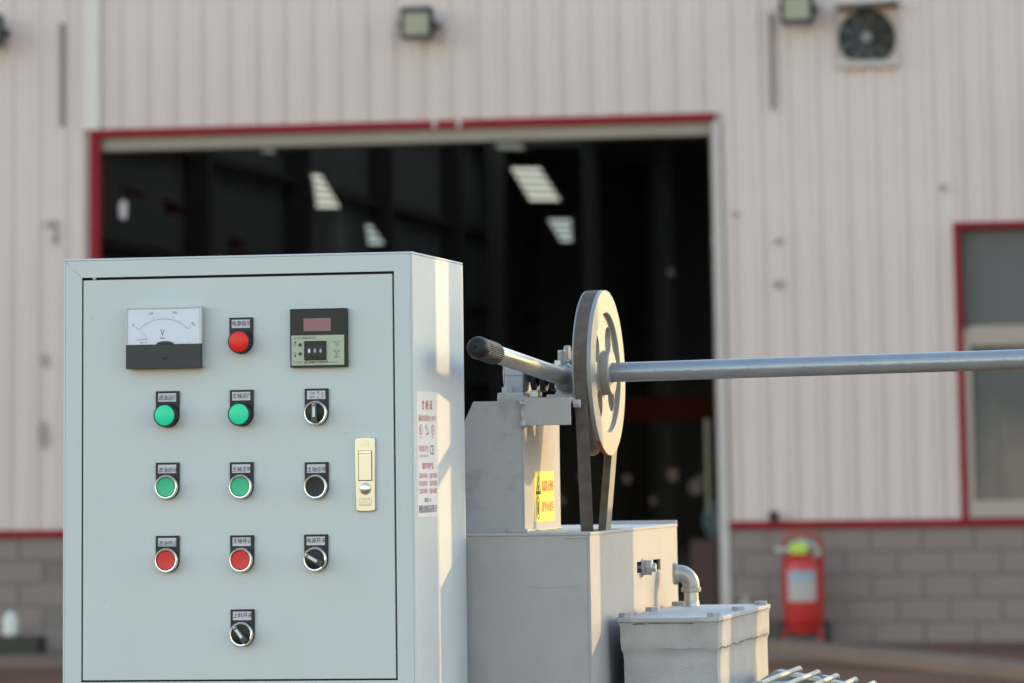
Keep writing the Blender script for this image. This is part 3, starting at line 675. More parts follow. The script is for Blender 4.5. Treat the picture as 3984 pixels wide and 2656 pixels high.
MB().prism([(-.0016, 0), (.0016, 0), (0, .0029)], (tx0 + .0064, fy, oz_ - .0024), (1, 0, 0), (0, 0, 1), (0, -1, 0), 0, .0001).build('arrow_mark', M_INK, to)
MB().prism([(-.0016, 0), (.0016, 0), (0, -.0029)], (tx0 + .0064, fy, oz_ - .0172), (1, 0, 0), (0, 0, 1), (0, -1, 0), 0, .0001).build('arrow_mark', M_INK, to)
text('ON', (tx0 + .0064, fy, oz_ - .0048), .0034, .0016, M_INKG, to); text('OFF', (tx0 + .0062, fy, oz_ - .0148), .0042, .0016, M_INKG, to)
for j, wd in ((0, '加热'), (1, '停止')):
    zc = oz_ - .0020 - j * .0115; xc = tx1 - .0135
    mk = MB(); n = 16
    mk.lathe([(0, .0021), (.00005, .0021), (.00005, .0017), (0, .0017)], (xc, fy, zc), (0, -1, 0), 20, caps=False)
    for sx in (-1, 1):
        mk.quad((xc + sx * .0021, fy, zc - .0002), (xc + sx * .0040, fy, zc - .0002), (xc + sx * .0040, fy, zc + .0002), (xc + sx * .0021, fy, zc + .0002))
        mk.quad((xc + sx * .0040, fy, zc - .0002), (xc + sx * .0043, fy, zc - .0002), (xc + sx * .0043, fy, zc + .0026), (xc + sx * .0040, fy, zc + .0026))
    mk.build('circuit_mark', M_INKG, to, smooth=0)
    text(wd, (xc, fy, zc - .0036), .0044, .0018, M_INKG, to)
text('温度℃', (tx1 - .0135, fy, oz_ - .0204), .0082, .0021, M_INKG, to)
text('ZTCAN', (tx0 + .0100, fy, tz0 + .0064), .0125, .0024, mat('ink_brown', (.30, .06, .05), .6), to, shear=.3, off=.01)
text('浙江卓泰电工有限公司', (tx0 + .0335, fy, tz0 + .0062), .0310, .0031, M_INK, to, off=.008); text('电力质控专家', (tx0 + .0558, fy, tz0 + .0058), .0110, .0016, M_INKG, to)

# lock handle
c_ = onY(840.5, 1089, FY); lw, lh = .0129, .0440
pts = [(-lw, -lh)] + [(lw * math.sin(rad(a)), -lh - .0022 * math.cos(rad(a))) for a in range(-75, 76, 15)] + [(lw, -lh), (lw, lh)] + [(-lw * math.sin(rad(a)), lh + .0022 * math.cos(rad(a))) for a in range(-75, 76, 15)] + [(-lw, lh)]
lk = MB().prism(pts, (c_.x, FY, c_.z), (1, 0, 0), (0, 0, 1), (0, -1, 0), 0, .0040).build('lock_handle', M_LOCK, cab, bevel=.0012, label='polished nickel push lock handle at the right of the door')
f = FY - .0040
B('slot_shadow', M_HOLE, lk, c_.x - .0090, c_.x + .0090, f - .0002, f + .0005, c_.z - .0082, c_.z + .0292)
B('pull_lever', M_LOCK, lk, c_.x - .0083, c_.x + .0082, f - .0012, f + .0004, c_.z - .0076, c_.z + .0262, .0006)
B('lever_lip', M_CHROME, lk, c_.x - .0083, c_.x + .0082, f - .0010, f + .0004, c_.z + .0266, c_.z + .0284, .0003)
MB().lathe([(0, .0078), (.0005, .0076), (.0006, .0068)], (c_.x, f, c_.z - .0176), (0, -1, 0), 32).build('button_recess', M_LOCKR, lk)
MB().lathe([(0, .0066), (.0016, .0066), (.0030, .0056), (.0038, .0034), (.0041, .0008)], (c_.x, f, c_.z - .0176), (0, -1, 0), 40).build('push_knob', M_CHROME, lk, smooth=70)
B('push_plate', M_LOCKR, lk, c_.x - .0082, c_.x + .0078, f - .0003, f + .0002, c_.z - .0390, c_.z - .0292, .0006)
text('PUSH', (c_.x, f - .0005, c_.z - .0338), .0140, .0054, mat('raised_nickel', (.70, .60, .50), .3, metal=.6), lk, off=.01)
emb = MB()
for k in range(20):
    A_, B_ = 2 * math.pi * k / 20, 2 * math.pi * (k + 1) / 20
    emb.quad(*[(c_.x + rx * math.cos(t_), f - .0002, c_.z + .0365 + rx * .36 * math.sin(t_)) for rx, t_ in ((.0052, A_), (.0052, B_), (.0062, B_), (.0062, A_))])
emb.box(c_.x - .0030, c_.x + .0030, f - .0003, f - .0001, c_.z + .0360, c_.z + .0370); emb.box(c_.x - .001, c_.x + .004, f - .0003, f - .0001, c_.z + .0402, c_.z + .0412)
emb.build('embossed_emblem', M_LOCKR, lk, smooth=0)

# certificate sticker on the cabinet side
X = .0003; U, W_ = V((0, 1, 0)), V((0, 0, 1))
sk = MB().box(0, .00025, .0190, .1500, 1.5432, 1.7000).build('certificate_sticker', M_STICK, cab, label='tall white certificate sticker with red and black Chinese print')
def st(s_, yc, zc, w_, h_, m, off=.0): text(s_, (X + .0002, yc, zc), w_, h_, m, sk, ex=U, ey=W_, off=off)
st('合 格 证', .0840, 1.6835, .0720, .0125, M_REDINK, .012)
st('国家粮油机械质量检验中心', .0680, 1.6665, .0820, .0078, M_REDINK); st('合格产品', .1265, 1.6665, .0270, .0066, M_REDINK)
for yc in (.0420, .1200):
    mb = MB(); n = 28
    for k in range(n):
        A_, B_ = 2 * math.pi * k / n, 2 * math.pi * (k + 1) / n
        mb.quad(*[(X + .0001, yc + ry * math.cos(t_), 1.6520 + rz * math.sin(t_)) for ry, rz, t_ in ((.0085, .0052, A_), (.0085, .0052, B_), (.0105, .0066, B_), (.0105, .0066, A_))])
    mb.build('logo_ring', M_REDINK, sk, smooth=0)
st('R', .0420, 1.6520, .0090, .0060, M_PINKINK); st('A', .1200, 1.6520, .0080, .0068, M_REDINK)
for a0, a1 in ((100, 170), (250, 330)):
    mb = MB()
    for k in range(8):
        A, Bq = rad(a0 + (a1 - a0) * k / 8), rad(a0 + (a1 - a0) * (k + 1) / 8)
        q = [(X + .0001, .082 + r * math.cos(t_), 1.652 + r * .56 * math.sin(t_)) for r, t_ in ((.0085, A), (.0085, Bq), (.0125, Bq), (.0125, A))]; mb.quad(*q)
    mb.build('logo_arc', M_BLUEINK, sk, smooth=0)
st('CQC', .0850, 1.6520, .0130, .0045, M_INKG); st('产品认证', .0410, 1.6425, .0170, .0022, M_PINKINK); st('合格标志', .1200, 1.6432, .0170, .0022, M_PINKINK)
st('国际质量认证产品', .0590, 1.6283, .0620, .0082, M_PINKINK, .01); st('A:0011186.2005', .0590, 1.6190, .0560, .0030, M_PINKINK)
st('CE', .1130, 1.6268, .0260, .0120, M_BLUEINK)
st('国家专利产品', .0850, 1.6068, .0720, .0085, M_REDINK, .008)
for j, zz in enumerate((1.5945, 1.5848, 1.5752)):
    st(['ZL20111077A1', 'ZL20111077A3', 'ZL20111077B1'][j], .0540, zz, .0520, .0062, M_PINKINK, .012); st(['ZL20111073A8', 'ZL20111073B6', 'ZL20111073B2'][j], .1190, zz, .0500, .0062, M_PINKINK, .012)
st('检验员: 01', .0820, 1.5640, .0440, .0060, M_INKG); st('南阳乐龙机械设备有限公司', .0830, 1.5530, .1180, .0100, M_BLUEINK, .012)

# ================================================================== MACHINE
mc = thing('belt_drive_machine', (.16, .77, 0), 'grey painted belt drive press with spoked pulley, crank handle and long shaft', 'machine')
BX, BY0, BY1, BZ = .1634, .360, 1.1815, 1.5176
# housing body: front, back, left, side (with slot), top (with belt slot)
hb = MB(); t4 = .004
SB0, SB1, SZ0, SZ1 = .7735, 1.0040, 1.4545, 1.4695
def side(y0, y1, z0, z1): hb.box(BX - t4, BX, y0, y1, z0, z1)
hb.box(-.13, BX - t4, BY0, BY0 + t4, .30, BZ - t4)
hb.box(-.13, BX - t4, BY1 - t4, BY1, .30, BZ - t4); hb.box(-.13 - t4, -.13, BY0, BY1, .30, BZ - t4)
side(BY0, SB0, .30, BZ - t4); side(SB1, BY1, .30, BZ - t4); side(SB0, SB1, .30, SZ0); side(SB0, SB1, SZ1, BZ - t4)
hb.build('housing_body', M_GREY, mc, bevel=.0008)
tp = MB(); s0, s1, e0, e1 = .110, .160, .430, .690
tp.box(-.134, s0, BY0 - .001, BY1, BZ - t4, BZ); tp.box(s0, BX + .001, BY0 - .001, e0, BZ - t4, BZ); tp.box(s0, BX + .001, e1, BY1, BZ - t4, BZ); tp.box(s1, BX + .001, e0, e1, BZ - t4, BZ)
tp.build('housing_top', M_GREY, mc, bevel=.0006)
MB().box(.06, BX, BY1 - .003, BY1 + .003, BZ, BZ + .005).build('rear_lip', M_GREY, mc, bevel=.0008)
# weld seam wobble under the top edge and on the front
for (xa, xb, zz, yy_, rr_) in ((.128, .1625, BZ - .007, BY0 - .0006, .0009), (.083, .145, 1.4475, BY0 - .0002, .0005)):
    pts = [(xa + (xb - xa) * k / 12, yy_, zz + random.uniform(-.0006, .0006)) for k in range(13)]
    MB().tube(pts, [rr_ * random.uniform(.5, 1.3) for _ in pts], 6).build('weld_bead', M_CAST, mc)
for x_, z_ in ((.1135, 1.5035), (.1115, 1.4985), (.104, 1.4872)): MB().lathe([(0, .0016), (.0006, .001)], (x_, BY0, z_), (0, -1, 0), 8).build('weld_bead', M_CAST, mc)
# bolt in the slot
bl = MB(); p = (BX, .822, 1.4612)
bl.cyl((BX - .04, .822, 1.4612), (BX + .020, .822, 1.4612), .006, seg=20); o = bl.build('slot_bolt', M_STEEL, mc)
MB().lathe([(0, .0125), (.0016, .0125)], (BX + .0006, .822, 1.4612), (1, 0, 0), 32).build('washer', M_STEEL, o)
MB().lathe([(0, .0105), (.0030, .0105)], (BX + .0024, .822, 1.4612), (1, 0, 0), 28).build('lock_washer', M_GREY, o)
MB().lathe([(0, .0108), (.0008, .0118), (.0085, .0118), (.0095, .0105)], (BX + .0056, .822, 1.4612), (1, 0, 0), 6).build('nut', M_STEEL, o, smooth=20)
# bearing column
cX, cY0, cY1 = .0635, .435, .727
ct = 1.6915
cl = MB()
cl.prism([(-.045, BZ), (cX - .003, BZ), (cX - .003, ct), (-.005, ct), (-.045, 1.605)], (0, cY0, 0), (1, 0, 0), (0, 0, 1), (0, 1, 0), 0, .004)
cl.build('column_front', M_WORN, mc, bevel=.0006)
MB().box(cX - .003, cX, cY0 + .0008, cY1, BZ, 1.6910).build('column_side', M_GREY, mc, bevel=.0006)
MB().box(-.045, cX - .003, cY1 - .004, cY1, BZ, 1.660).build('column_back', M_GREY, mc)
MB().box(.040, cX + .004, cY0 - .004, cY0 + .010, BZ, BZ + .0042).build('foot_weld', M_CAST, mc, bevel=.0012)
MB().tube([(cX + .001, cY0 + .01 + k * .028, BZ + .001 + random.uniform(0, .0008)) for k in range(11)], [.0018 * random.uniform(.6, 1.2) for _ in range(11)], 6).build('weld_bead', M_CAST, mc)
# angle bracket
bt = 1.6955
an = MB(); an.box(cX + .002, .1290, .426, .4315, 1.6585, bt); an.box(cX + .002, .1290, .4315, .640, bt - .0055, bt); an.box(-.004, cX - .0005, .4395, .722, 1.6862, 1.6912)
an.build('angle_bracket', M_GREY, mc, bevel=.0008)
# weld along the bracket / column
pts = [(cX + .001 + random.uniform(-.001, .001), .4285, 1.6905 - k * .0032) for k in range(12)]
MB().tube(pts, [.0034, .0048, .0038, .0024, .0030, .0022, .0034, .0024, .0034, .0042, .0050, .003], 10).build('weld_bead', mat('weld_silver', (.38, .38, .38), .3, metal=.4, bump=.6, bscale=300), mc)
MB().lathe([(0, .0055), (.003, .0055), (.004, .003)], (cX - .001, .4345, 1.6925), (0, -1, 0), 14).build('weld_bead', M_CAST, mc)
# warning sticker
ys = MB().box(cX, cX + .0003, .5120, .6725, 1.5300, 1.5980).build('warning_sticker', M_YEL, mc, label='yellow warning sticker with red Chinese print on the column side')
def yt(s_, yc, zc, w_, h_, m, off=.01): text(s_, (cX + .0005, yc, zc), w_, h_, m, ys, ex=U, ey=W_, off=off)
RI = mat('sticker_red', (.60, .05, .02), .6)
yt('高温', .5870, 1.5780, .0300, .0150, RI, .02); yt('防止烫伤', .6350, 1.5780, .0620, .0150, RI, .02)
yt('旋转', .5870, 1.5500, .0300, .0150, RI, .02); yt('小心伤手', .6350, 1.5500, .0620, .0150, RI, .02)
tri = MB()
for (a, b) in (((-.018, 0), (.018, 0)), ((.018, 0), (0, .021)), ((0, .021), (-.018, 0))):
    P, Q = V((cX + .0005, .543 + a[0], 1.570 + a[1])), V((cX + .0005, .543 + b[0], 1.570 + b[1])); d = (Q - P).normalized(); nr = V((0, -d.z, d.y)) * .0010
    tri.quad(P - nr, Q - nr, Q + nr, P + nr)
tri.box(cX + .0004, cX + .0005, .524, .563, 1.5668, 1.5688); tri.build('warning_triangle', M_INK, ys, smooth=0)
yt('♨', .5430, 1.5755, .012, .008, M_INK)
MB().lathe([(0, .0155), (.0001, .0155), (.0001, .0130), (0, .0130)], (cX + .0004, .5400, 1.5485), (1, 0, 0), 32, caps=False).build('prohibition_ring', RI, ys)
hd = MB(); Y0, Z0 = .540, 1.5485
hd.quad((cX + .0005, Y0 - .005, Z0 - .009), (cX + .0005, Y0 + .005, Z0 - .009), (cX + .0005, Y0 + .006, Z0 + .001), (cX + .0005, Y0 - .005, Z0 + .001))
for k in range(4): hd.quad(*[(cX + .0005, Y0 - .005 + k * .0028 + a * .002, Z0 + .001 + b * (.006 + .002 * (k in (1, 2)))) for a, b in ((0, 0), (1, 0), (1, 1), (0, 1))])
hd.build('hand_symbol', M_INK, ys, smooth=0)

# ---- shaft direction (the whole rotating set is turned slightly towards the viewer)
A = V((math.cos(rad(3.2)) , -math.sin(rad(3.2)), 0.0125)).normalized()
WC = V((.1575, .58, 1.7300))                 # centre of the pulley's right face
E1 = V((A.y, -A.x, 0)).normalized() * -1    # horizontal, pointing away (+Y)
E2 = A.cross(E1); E2 = E2 if E2.z > 0 else -E2
def fr_pt(a, e, z): return WC + A * a + E1 * e + E2 * z
# pulley rim (lathe) : right face at 0, left at -0.0200
rim = MB().lathe([(-.0265, .081), (-.0265, .1112), (-.0260, .1122), (-.0240, .1122), (-.0195, .0990), (-.0105, .0990), (-.0060, .1122), (-.0006, .1124), (0, .1118), (0, .0825), (-.0006, .0815), (-.0070, .0800)], WC, A, 128, caps=False)
rim.build('pulley_rim', M_WHEEL, mc, smooth=30)
# rusty unpainted patch low on the rim flange
mb = MB()
for k in range(18):
    a0, a1 = rad(236 + k * 2.0), rad(236 + (k + 1) * 2.0)   # measured from +E1 (back), going over the bottom
    for (h0, h1) in ((-.0060, -.0008),):
        q = [fr_pt(h, math.cos(t_) * .1126, math.sin(t_) * .1126) for h, t_ in ((h0, a0), (h0, a1), (h1, a1), (h1, a0))]; mb.quad(*q)
mb.build('rust_patch', M_RUST, mc)
# web with four round holes
web = MB(); n = 128; fz = -.0065; bz = -.0165
wo = MB().lathe([(bz, .0815), (fz, .0815)], WC, A, 96).build('pulley_web', M_WEB, mc, smooth=30)
cut = MB()
for k in range(4):
    t_ = rad(53 + 90 * k); c = fr_pt(-.03, math.cos(t_) * .0545, math.sin(t_) * .0545)
    ring = [(.0205 * math.cos(a), .0190 * math.sin(a)) for a in [2 * math.pi * j / 28 for j in range(28)]]
    ca, sa = math.cos(t_), math.sin(t_)
    cut.prism(ring, c, E1 * ca + E2 * sa, E2 * ca - E1 * sa, A, 0, .05)
co = cut.build('cutter', M_WEB)
bm = wo.modifiers.new('holes', 'BOOLEAN'); bm.object = co; bm.operation = 'DIFFERENCE'; bm.solver = 'EXACT'
bpy.context.view_layer.update()
me = bpy.data.meshes.new_from_object(wo.evaluated_get(bpy.context.evaluated_depsgraph_get()))
wo.modifiers.clear(); wo.data = me; me.name = 'pulley_web'
for p in me.polygons: p.use_smooth = True
me.set_sharp_from_angle(angle=rad(30))
bpy.data.objects.remove(co)
MB().lathe([(-.060, .020), (-.030, .022), (-.029, .0305), (.0045, .0305), (.0060, .0290), (.0062, .014)], WC, A, 64, caps=False).build('pulley_hub', M_WHEEL, mc)
# belt
def belt():
    mb = MB(); r, th = .1128, .0110; wl = -.0238; wr = -.0062
    sc = (-.056, -.268); sr = .036      # small motor pulley inside the housing, relative (e, z)
    d = V((sc[0], sc[1])); D = d.length; th0 = math.atan2(d.y, d.x); al = math.acos((r - sr) / D)
    path = []
    t0, t1 = th0 + al, th0 - al + 2 * math.pi
    for k in range(61): a = t0 + (t1 - t0) * k / 60; path.append((r * math.cos(a), r * math.sin(a), math.cos(a), math.sin(a)))
    t2, t3 = th0 - al, th0 + al
    for k in range(21): a = t2 + (t3 - t2) * k / 20; path.append((sc[0] + sr * math.cos(a), sc[1] + sr * math.sin(a), math.cos(a), math.sin(a)))
    N = len(path); i0 = 0
    for (x, z, nx, nz) in path:
        for (h, off) in ((wl, 0), (wr, 0), (wr - .0042, -th), (wl + .0042, -th)): mb.v.append(tuple(fr_pt(h, x + nx * off, z + nz * off)))
    for j in range(N):
        k = (j + 1) % N
        for q in range(4):
            mb.f.append((j * 4 + q, j * 4 + (q + 1) % 4, k * 4 + (q + 1) % 4, k * 4 + q)); mb.mi.append(1 if q == 1 else 0)
    return mb
belt().build('drive_belt', [M_BELT, M_BELTS], mc, smooth=30)
sc_ = fr_pt(-.0230, -.056, -.268)
MB().lathe([(-.004, .030), (-.004, .037), (.0, .036), (.001, .027), (.010, .027), (.011, .036), (.016, .037), (.016, .01)], sc_, A, 32, caps=False).build('motor_pulley', M_WHEEL, mc)
# shaft
sr = .01325
MB().lathe([(.001, .0120), (.001, sr - .0005), (.0016, sr), (1.25, sr + .0002)], WC, A, 40).build('long_shaft', M_SHAFT, mc)
MB().lathe([(-.128, .0105), (-.02, .0105)], WC, A, 24).build('stub_shaft', M_DSTEEL, mc)
# bearing support at the far end of the shaft (outside the frame)
ep = WC + A * 1.2
sp = MB(); sp.box(ep.x - .03, ep.x + .03, ep.y - .05, ep.y + .05, 0, ep.z - .035); sp.build('shaft_support', M_GREY, mc, bevel=.002)
MB().lathe([(-.02, .034), (.02, .034)], ep, A, 32).build('shaft_bearing', M_CAST, mc)
# hub parts left of the pulley
def ax(px): # axial offset measured in metres left of the wheel face
    return WC + A * px
MB().lathe([(-.046, .0125), (-.044, .021), (-.030, .0225), (-.0285, .021)], WC, A, 40).build('collar', M_GREY, mc)
pl = [(-.0125, -.030), (.0125, -.030), (.0125, .026)] + [(.0125 * math.cos(a), .026 + .0125 * math.sin(a)) for a in [math.pi * k / 12 for k in range(1, 12)]] + [(-.0125, .026)]
MB().prism(pl, WC + A * -.050 + E1 * -.012, E1, E2, A, -.008, .0).build('link_plate', M_GREY, mc, bevel=.0015)
# pillow blocks on the bracket
def pillow(xc, yc, wb, r, hgt, m, z):
    o = MB()
    o.box(xc - wb / 2 - .006, xc + wb / 2 + .006, yc - .030, yc + .075, z, z + .0125)
    b = o.build('pillow_block', m, mc, bevel=.0025)
    h = MB(); zz = z + hgt
    pts = [(-.026, 0), (.026, 0), (.0235, hgt - .012)] + [(r * math.cos(a), hgt + r * math.sin(a) - .0125) for a in [math.pi * k / 16 for k in range(0, 17)]] + [(-.0235, hgt - .012)]
    h.prism(pts, (xc, yc + .022, z + .0125), (0, 1, 0), (0, 0, 1), (1, 0, 0), -wb / 2, wb / 2)
    h.build('bearing_housing', m, b, bevel=.002)
    for yy_ in (yc - .016,):
        q = MB(); q.lathe([(0, .0085), (.007, .0085), (.0078, .0075)], (xc - .006, yy_, z + .0125), (0, 0, 1), 6); q.build('bolt', m, b, smooth=20)
    return b
pillow(.0345, .530, .0250, .0250, .0360, M_CAST, 1.6914)
MB().lathe([(0, .024), (.0012, .0245), (.003, .020)], (.0218, .552, 1.7292), (-1, 0, 0), 32).build('end_cover', M_CAST, mc)
# dark glossy clamping rings between the bearings
q = MB()
for k in range(3):
    x_ = .056 + k * .0125
    q.lathe([(0, .012), (.0005, .0195 - k * .001), (.0038, .0215 - k * .0015), (.0070, .0195 - k * .001), (.0075, .012)], (x_, .556, 1.7245), A, 32, caps=False)
q.build('seal_rings', M_DSTEEL, mc)
MB().lathe([(0, .0255), (.0018, .0262), (.0026, .020)], (.0480, .556, 1.7245), A, 40).build('slinger_disc', M_STEEL, mc)
MB().box(.0600, .0735, .500, .530, bt, bt + .0110).build('wedge_plate', M_STEEL, mc, bevel=.003)
# stud with nuts
sx, sy = .1005, .535
sb = MB(); sb.cyl((sx, sy, bt), (sx, sy, 1.7605), .0052, seg=16)
sbo = sb.build('stud', M_STEEL, mc)
for k in range(9): MB().lathe([(0, .0052), (.0006, .0060), (.0012, .0052)], (sx, sy, 1.7470 + k * .0014), (0, 0, 1), 16, caps=False).build('thread', M_STEEL, sbo)
for z_, h_ in ((1.7385, .0085), (1.7090, .0085)): MB().lathe([(0, .0100), (.0010, .0110), (h_ - .001, .0110), (h_, .0098)], (sx, sy, z_), (0, 0, 1), 6).build('nut', M_STEEL, sbo, smooth=20)
MB().lathe([(0, .014), (.004, .012), (.010, .0085), (.014, .0080)], (sx, sy, bt), (0, 0, 1), 20).build('boss', M_CAST, mc)
MB().box(.084, .122, .500, .560, bt, bt + .0050).build('bearing_foot', M_CAST, mc, bevel=.002)
MB().lathe([(0, .006), (.008, .006), (.009, .005)], (.1300, .45, 1.6870), A, 6).build('pinch_bolt', M_CAST, mc, smooth=20)
# crank handle
tip = onY(1093, 797, .10); root = onY(1296, 867, .530); hd_ = (tip - root); L = hd_.length; hn = hd_.normalized()
pr_ = .0118
MB().tube([root - hn * .004, root + hn * .01, root + hn * (L - .09)], [pr_ * .7, pr_, pr_], 40).build('crank_pipe', mat('galvanised_pipe', (.43, .42, .39), .30, metal=.55, bump=.25, bscale=150, streak=((.34, .33, .30), (60, 5, 60), .45, .6)), mc)
MB().lathe([(0, .012), (.006, .0185), (.018, .0190), (.026, .013)], root - A * .012, A, 32).build('crank_boss', M_STEEL, mc)
g = MB(); seg_ = 72
Lg = .088; prof = [(0, .0128, 0), (.001, .0141, 1), (Lg - .017, .0141, 1), (Lg - .016, .0146, 0), (Lg - .013, .0146, 0), (Lg - .008, .0138, 0), (Lg - .004, .0120, 0), (Lg - .0012, .0088, 0), (Lg, .0060, 0), (Lg + .0003, .0030, 0), (Lg - .004, .0026, 0)]
base = root + hn * (L - Lg + .002); tt = hn.cross(V((0, 0, 1))).normalized(); t2 = hn.cross(tt)
for (h, r, rb) in prof:
    for k in range(seg_):
        a = 2 * math.pi * k / seg_; rr_ = r + (.0006 if rb and k % 2 else 0) - (.0003 if rb else 0); g.v.append(tuple(base + hn * h + (tt * math.cos(a) + t2 * math.sin(a)) * rr_))
for j in range(len(prof) - 1):
    for k in range(seg_):
        k2 = (k + 1) % seg_; g.f.append((j * seg_ + k, j * seg_ + k2, (j + 1) * seg_ + k2, (j + 1) * seg_ + k)); g.mi.append(0)
g.f.append(tuple((len(prof) - 1) * seg_ + k for k in range(seg_))); g.mi.append(0)
go = g.build('rubber_grip', M_GRIP, mc, smooth=25, label='black ribbed rubber grip on the end of the crank')
MB().lathe([(0, .0027), (.0003, .0027)], base + hn * (Lg + .0002), hn, 20).build('grip_hole', M_HOLE, go)

# ---- gearbox
mat('crack_line', (.16, .145, .13), .8)
gx0, gx1, gy0, gy1, gz = .1785, .3146, .4926, 1.066, 1.4020
MB().box(gx0 - .0015, gx1 + .0008, gy0 - .0006, gy1, gz - .0062, gz).build('gearbox_cover', M_CAST, mc, bevel=.0014)
def wob(pts, a): return [(x + random.uniform(-a, a), y) for x, y in pts]
fl = MB(); nseg = 24
# flange and body as a lofted casting: rows of rectangles with slightly uneven edges
rows = [(gz - .0064, .000), (gz - .012, -.0022), (gz - .030, -.0026), (gz - .0400, -.0030), (gz - .0425, -.0042), (gz - .0480, -.0062), (gz - .0560, -.0068), (gz - .10, -.0072), (gz - .18, -.0066), (gz - .45, -.0066), (.35, -.0066)]
NX, NY = 14, 26
def ringpts(z, ins):
    P = []
    x0, x1, y0, y1 = gx0 - ins * .9, gx1 + ins * .55, gy0 - ins, gy1 + ins
    for k in range(NX): P.append((x0 + (x1 - x0) * k / NX, y0, z))
    for k in range(NY): P.append((x1, y0 + (y1 - y0) * k / NY, z))
    for k in range(NX): P.append((x1 - (x1 - x0) * k / NX, y1, z))
    for k in range(NY): P.append((x0, y1 - (y1 - y0) * k / NY, z))
    return P
for j, (z, ins) in enumerate(rows):
    for p in ringpts(z, ins):
        amp = .0006 if 2 < j < 7 else .00025
        fl.v.append((p[0] + random.uniform(-amp, amp), p[1] + random.uniform(-amp, amp), p[2] + (random.uniform(-.0010, .0010) if 2 < j < 6 else 0)))
NR = 2 * (NX + NY)
for j in range(len(rows) - 1):
    for k in range(NR): fl.f.append((j * NR + k, j * NR + (k + 1) % NR, (j + 1) * NR + (k + 1) % NR, (j + 1) * NR + k)); fl.mi.append(0)
fl.f.append(tuple(range(NR))); fl.mi.append(0); fl.f.append(tuple((len(rows) - 1) * NR + k for k in range(NR))); fl.mi.append(0)
fl.build('gearbox_case', M_CAST, mc, smooth=28)
for (x_, y_) in ((gx0 + .0050, .528), (gx0 + .0050, .775), (gx0 + .006, 1.030), (gx1 - .0085, .510), (gx1 - .0080, .765), (gx1 - .008, 1.018)):
    MB().lathe([(0, .0102), (.0050, .0102), (.0058, .0092)], (x_, y_, gz), (0, 0, 1), 6).build('cover_bolt', M_GREY, mc, smooth=20)
MB().tube([(gx1 - .0008, gy0 + .01 + k * .022, gz - .0415 + random.uniform(-.0018, .0018)) for k in range(25)], [random.uniform(.0003, .0011) for _ in range(25)], 6).build('weld_bead', MATS['crack_line'], mc)
MB().tube([(gx0 + .02 + k * .009, gy0 - .0004, gz - .0078 + random.uniform(-.0004, .0004)) for k in range(10)], [random.uniform(.0002, .0008) for _ in range(10)], 6).build('weld_bead', M_GAP, mc)
# elbow pipe on the cover
px_, py_ = .2077, 1.0032
MB().lathe([(0, .0112), (.003, .0108), (.003, .0112), (.005, .0108), (.005, .0112), (.007, .0105), (.007, .0104), (.024, .0104)], (px_, py_, gz), (0, 0, 1), 32).build('pipe_nipple', M_STEEL, mc)
zb = gz + .021
eb = MB(); arcp = [(px_, py_, zb), (px_, py_, zb + .008)]
Rb = .0165
for k in range(1, 10):
    a = math.pi / 2 * k / 9; arcp.append((px_ - Rb + Rb * math.cos(a), py_ - .25 * (Rb - Rb * math.cos(a)), zb + .008 + Rb * 1.05 * math.sin(a)))
arcp.append((px_ - Rb - .004, py_ - .006, zb + .008 + Rb * 1.05))
eb.tube(arcp, .0122, 28); ebo = eb.build('pipe_elbow', mat('elbow_galv', (.38, .37, .35), .33, metal=.4, bump=.3, bscale=200), mc, smooth=50)
MB().lathe([(0, .0134), (.0008, .0142), (.0060, .0142), (.0072, .0128)], (px_, py_, zb - .001), (0, 0, 1), 32).build('elbow_band', MATS['elbow_galv'], ebo)
e_ = V(arcp[-1]); MB().lathe([(0, .0150), (.0012, .0158), (.0056, .0158), (.0066, .0146)], e_ + V((.002, 0, 0)), (-1, -.25, 0), 32).build('elbow_band', MATS['elbow_galv'], ebo)
# ---- hopper with bar grille, right of the gearbox
hp = [(gx1 + .004, 1.318), (.355, 1.3305), (.372, 1.3290), (.52, 1.2985)]
yb = .86
rl = MB(); rl.prism([(0, 0), (.145, -.0285), (.145, -.0335), (0, -.0050)], (.3640, yb, 1.3130), (1, 0, 0), (0, 0, 1), (0, 1, 0), -.004, .004)
gri = rl.build('grille_rail', M_STEEL, mc, bevel=.0006)
rl2 = MB(); rl2.prism([(0, 0), (.145, -.0285), (.145, -.0335), (0, -.0050)], (.3640, .42, 1.3130), (1, 0, 0), (0, 0, 1), (0, 1, 0), -.004, .004); rl2.build('grille_rail', M_STEEL, mc)
for k in range(6):
    x_ = .3795 + k * .0262; z_ = 1.3145 - k * .0262 * .1965
    MB().tube([(x_, yb + .006, z_ + .0025), (x_, yb - .004, z_ + .0042), (x_, .41, z_ + .0042)], .0036, 14).build('grille_bar', mat('bar_silver', (.40, .37, .33), .45, metal=.15) if 'bar_silver' not in MATS else MATS['bar_silver'], mc)
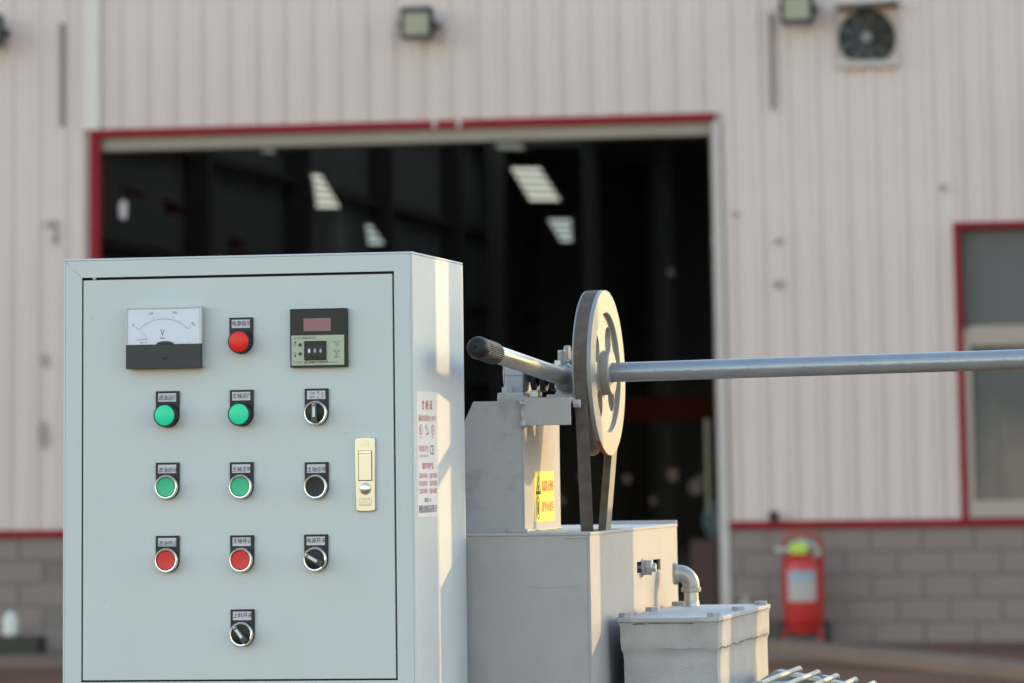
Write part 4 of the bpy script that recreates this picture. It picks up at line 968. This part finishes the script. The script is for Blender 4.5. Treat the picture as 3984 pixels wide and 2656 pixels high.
# hopper body below the grille
MB().prism([(0, 0), (.20, -.040), (.20, -.20), (0, -.20)], (.3640, .42, 1.3070), (1, 0, 0), (0, 0, 1), (0, 1, 0), 0, .004).build('hopper_wall', M_GREY, mc)
MB().prism([(-.045, -.012), (-.020, .0035), (.20, -.040), (.20, -.20), (-.045, -.20)], (.3640, yb + .010, 1.3125), (1, 0, 0), (0, 0, 1), (0, 1, 0), 0, .05).build('hopper_wall', M_GREY, mc, bevel=.003)
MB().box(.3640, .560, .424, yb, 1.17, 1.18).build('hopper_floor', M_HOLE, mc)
MB().box(gx1 + .001, .364, .42, yb + .008, 1.15, 1.3015).build('hopper_cheek', M_GREY, mc, bevel=.001)
hbx = .4130; MB().lathe([(0, .0090), (.0062, .0090), (.0070, .0080)], (hbx, yb + .03, 1.3000), (.18, 0, 1), 6).build('hopper_bolt', M_STEEL, mc, smooth=20)
# legs and base frame of the machine (below the frame)
lg = MB()
for x_, y_ in ((-.12, .37), (.12, .37), (-.12, 1.12), (.12, 1.12)): lg.box(x_, x_ + .04, y_, y_ + .04, 0, .30)
lg.build('base_legs', M_GREY, mc)
lg = MB()
for x_, y_ in ((.19, .52), (.27, .52), (.19, 1.0), (.27, 1.0)): lg.box(x_, x_ + .035, y_, y_ + .035, 0, .35)
lg.build('gearbox_legs', M_GREY, mc)

# ================================================================== unseen steel posts added right of the machine, shaped to cast its shadow bands
GX = .92; KZ = 1.578 * math.tan(SUN_EL)
def gy(u): return u + 1.22 * GX
gt = thing('shade_frame', (GX, gy(.2), 0), 'unseen grey steel frame added right of the machine to cast shadow bands', 'steel frame')
B('post', M_GREY, gt, GX - .02, GX + .02, gy(.290) - .026, gy(.290) + .026, 0, 3.0, .002)
B('post', M_GREY, gt, GX - .02, GX + .02, gy(.030) - .100, gy(.030) + .100, 0, 3.0, .002)
B('shade_block', M_GREY, gt, GX - .04, GX + .02, gy(.41) - .075, gy(.41) + .085, .4, 1.468 + KZ * GX, .004)  # added block, its top set by the edge of the low shadow
B('cross_bar', M_GREY, gt, GX - .008, GX + .008, gy(.13), gy(.265), 1.704 + KZ * GX + .002, 1.724 + KZ * GX - .002, .001)
B('cross_bar', M_GREY, gt, GX - .02, GX + .02, gy(.13), gy(.265), 2.9, 3.0, .001)
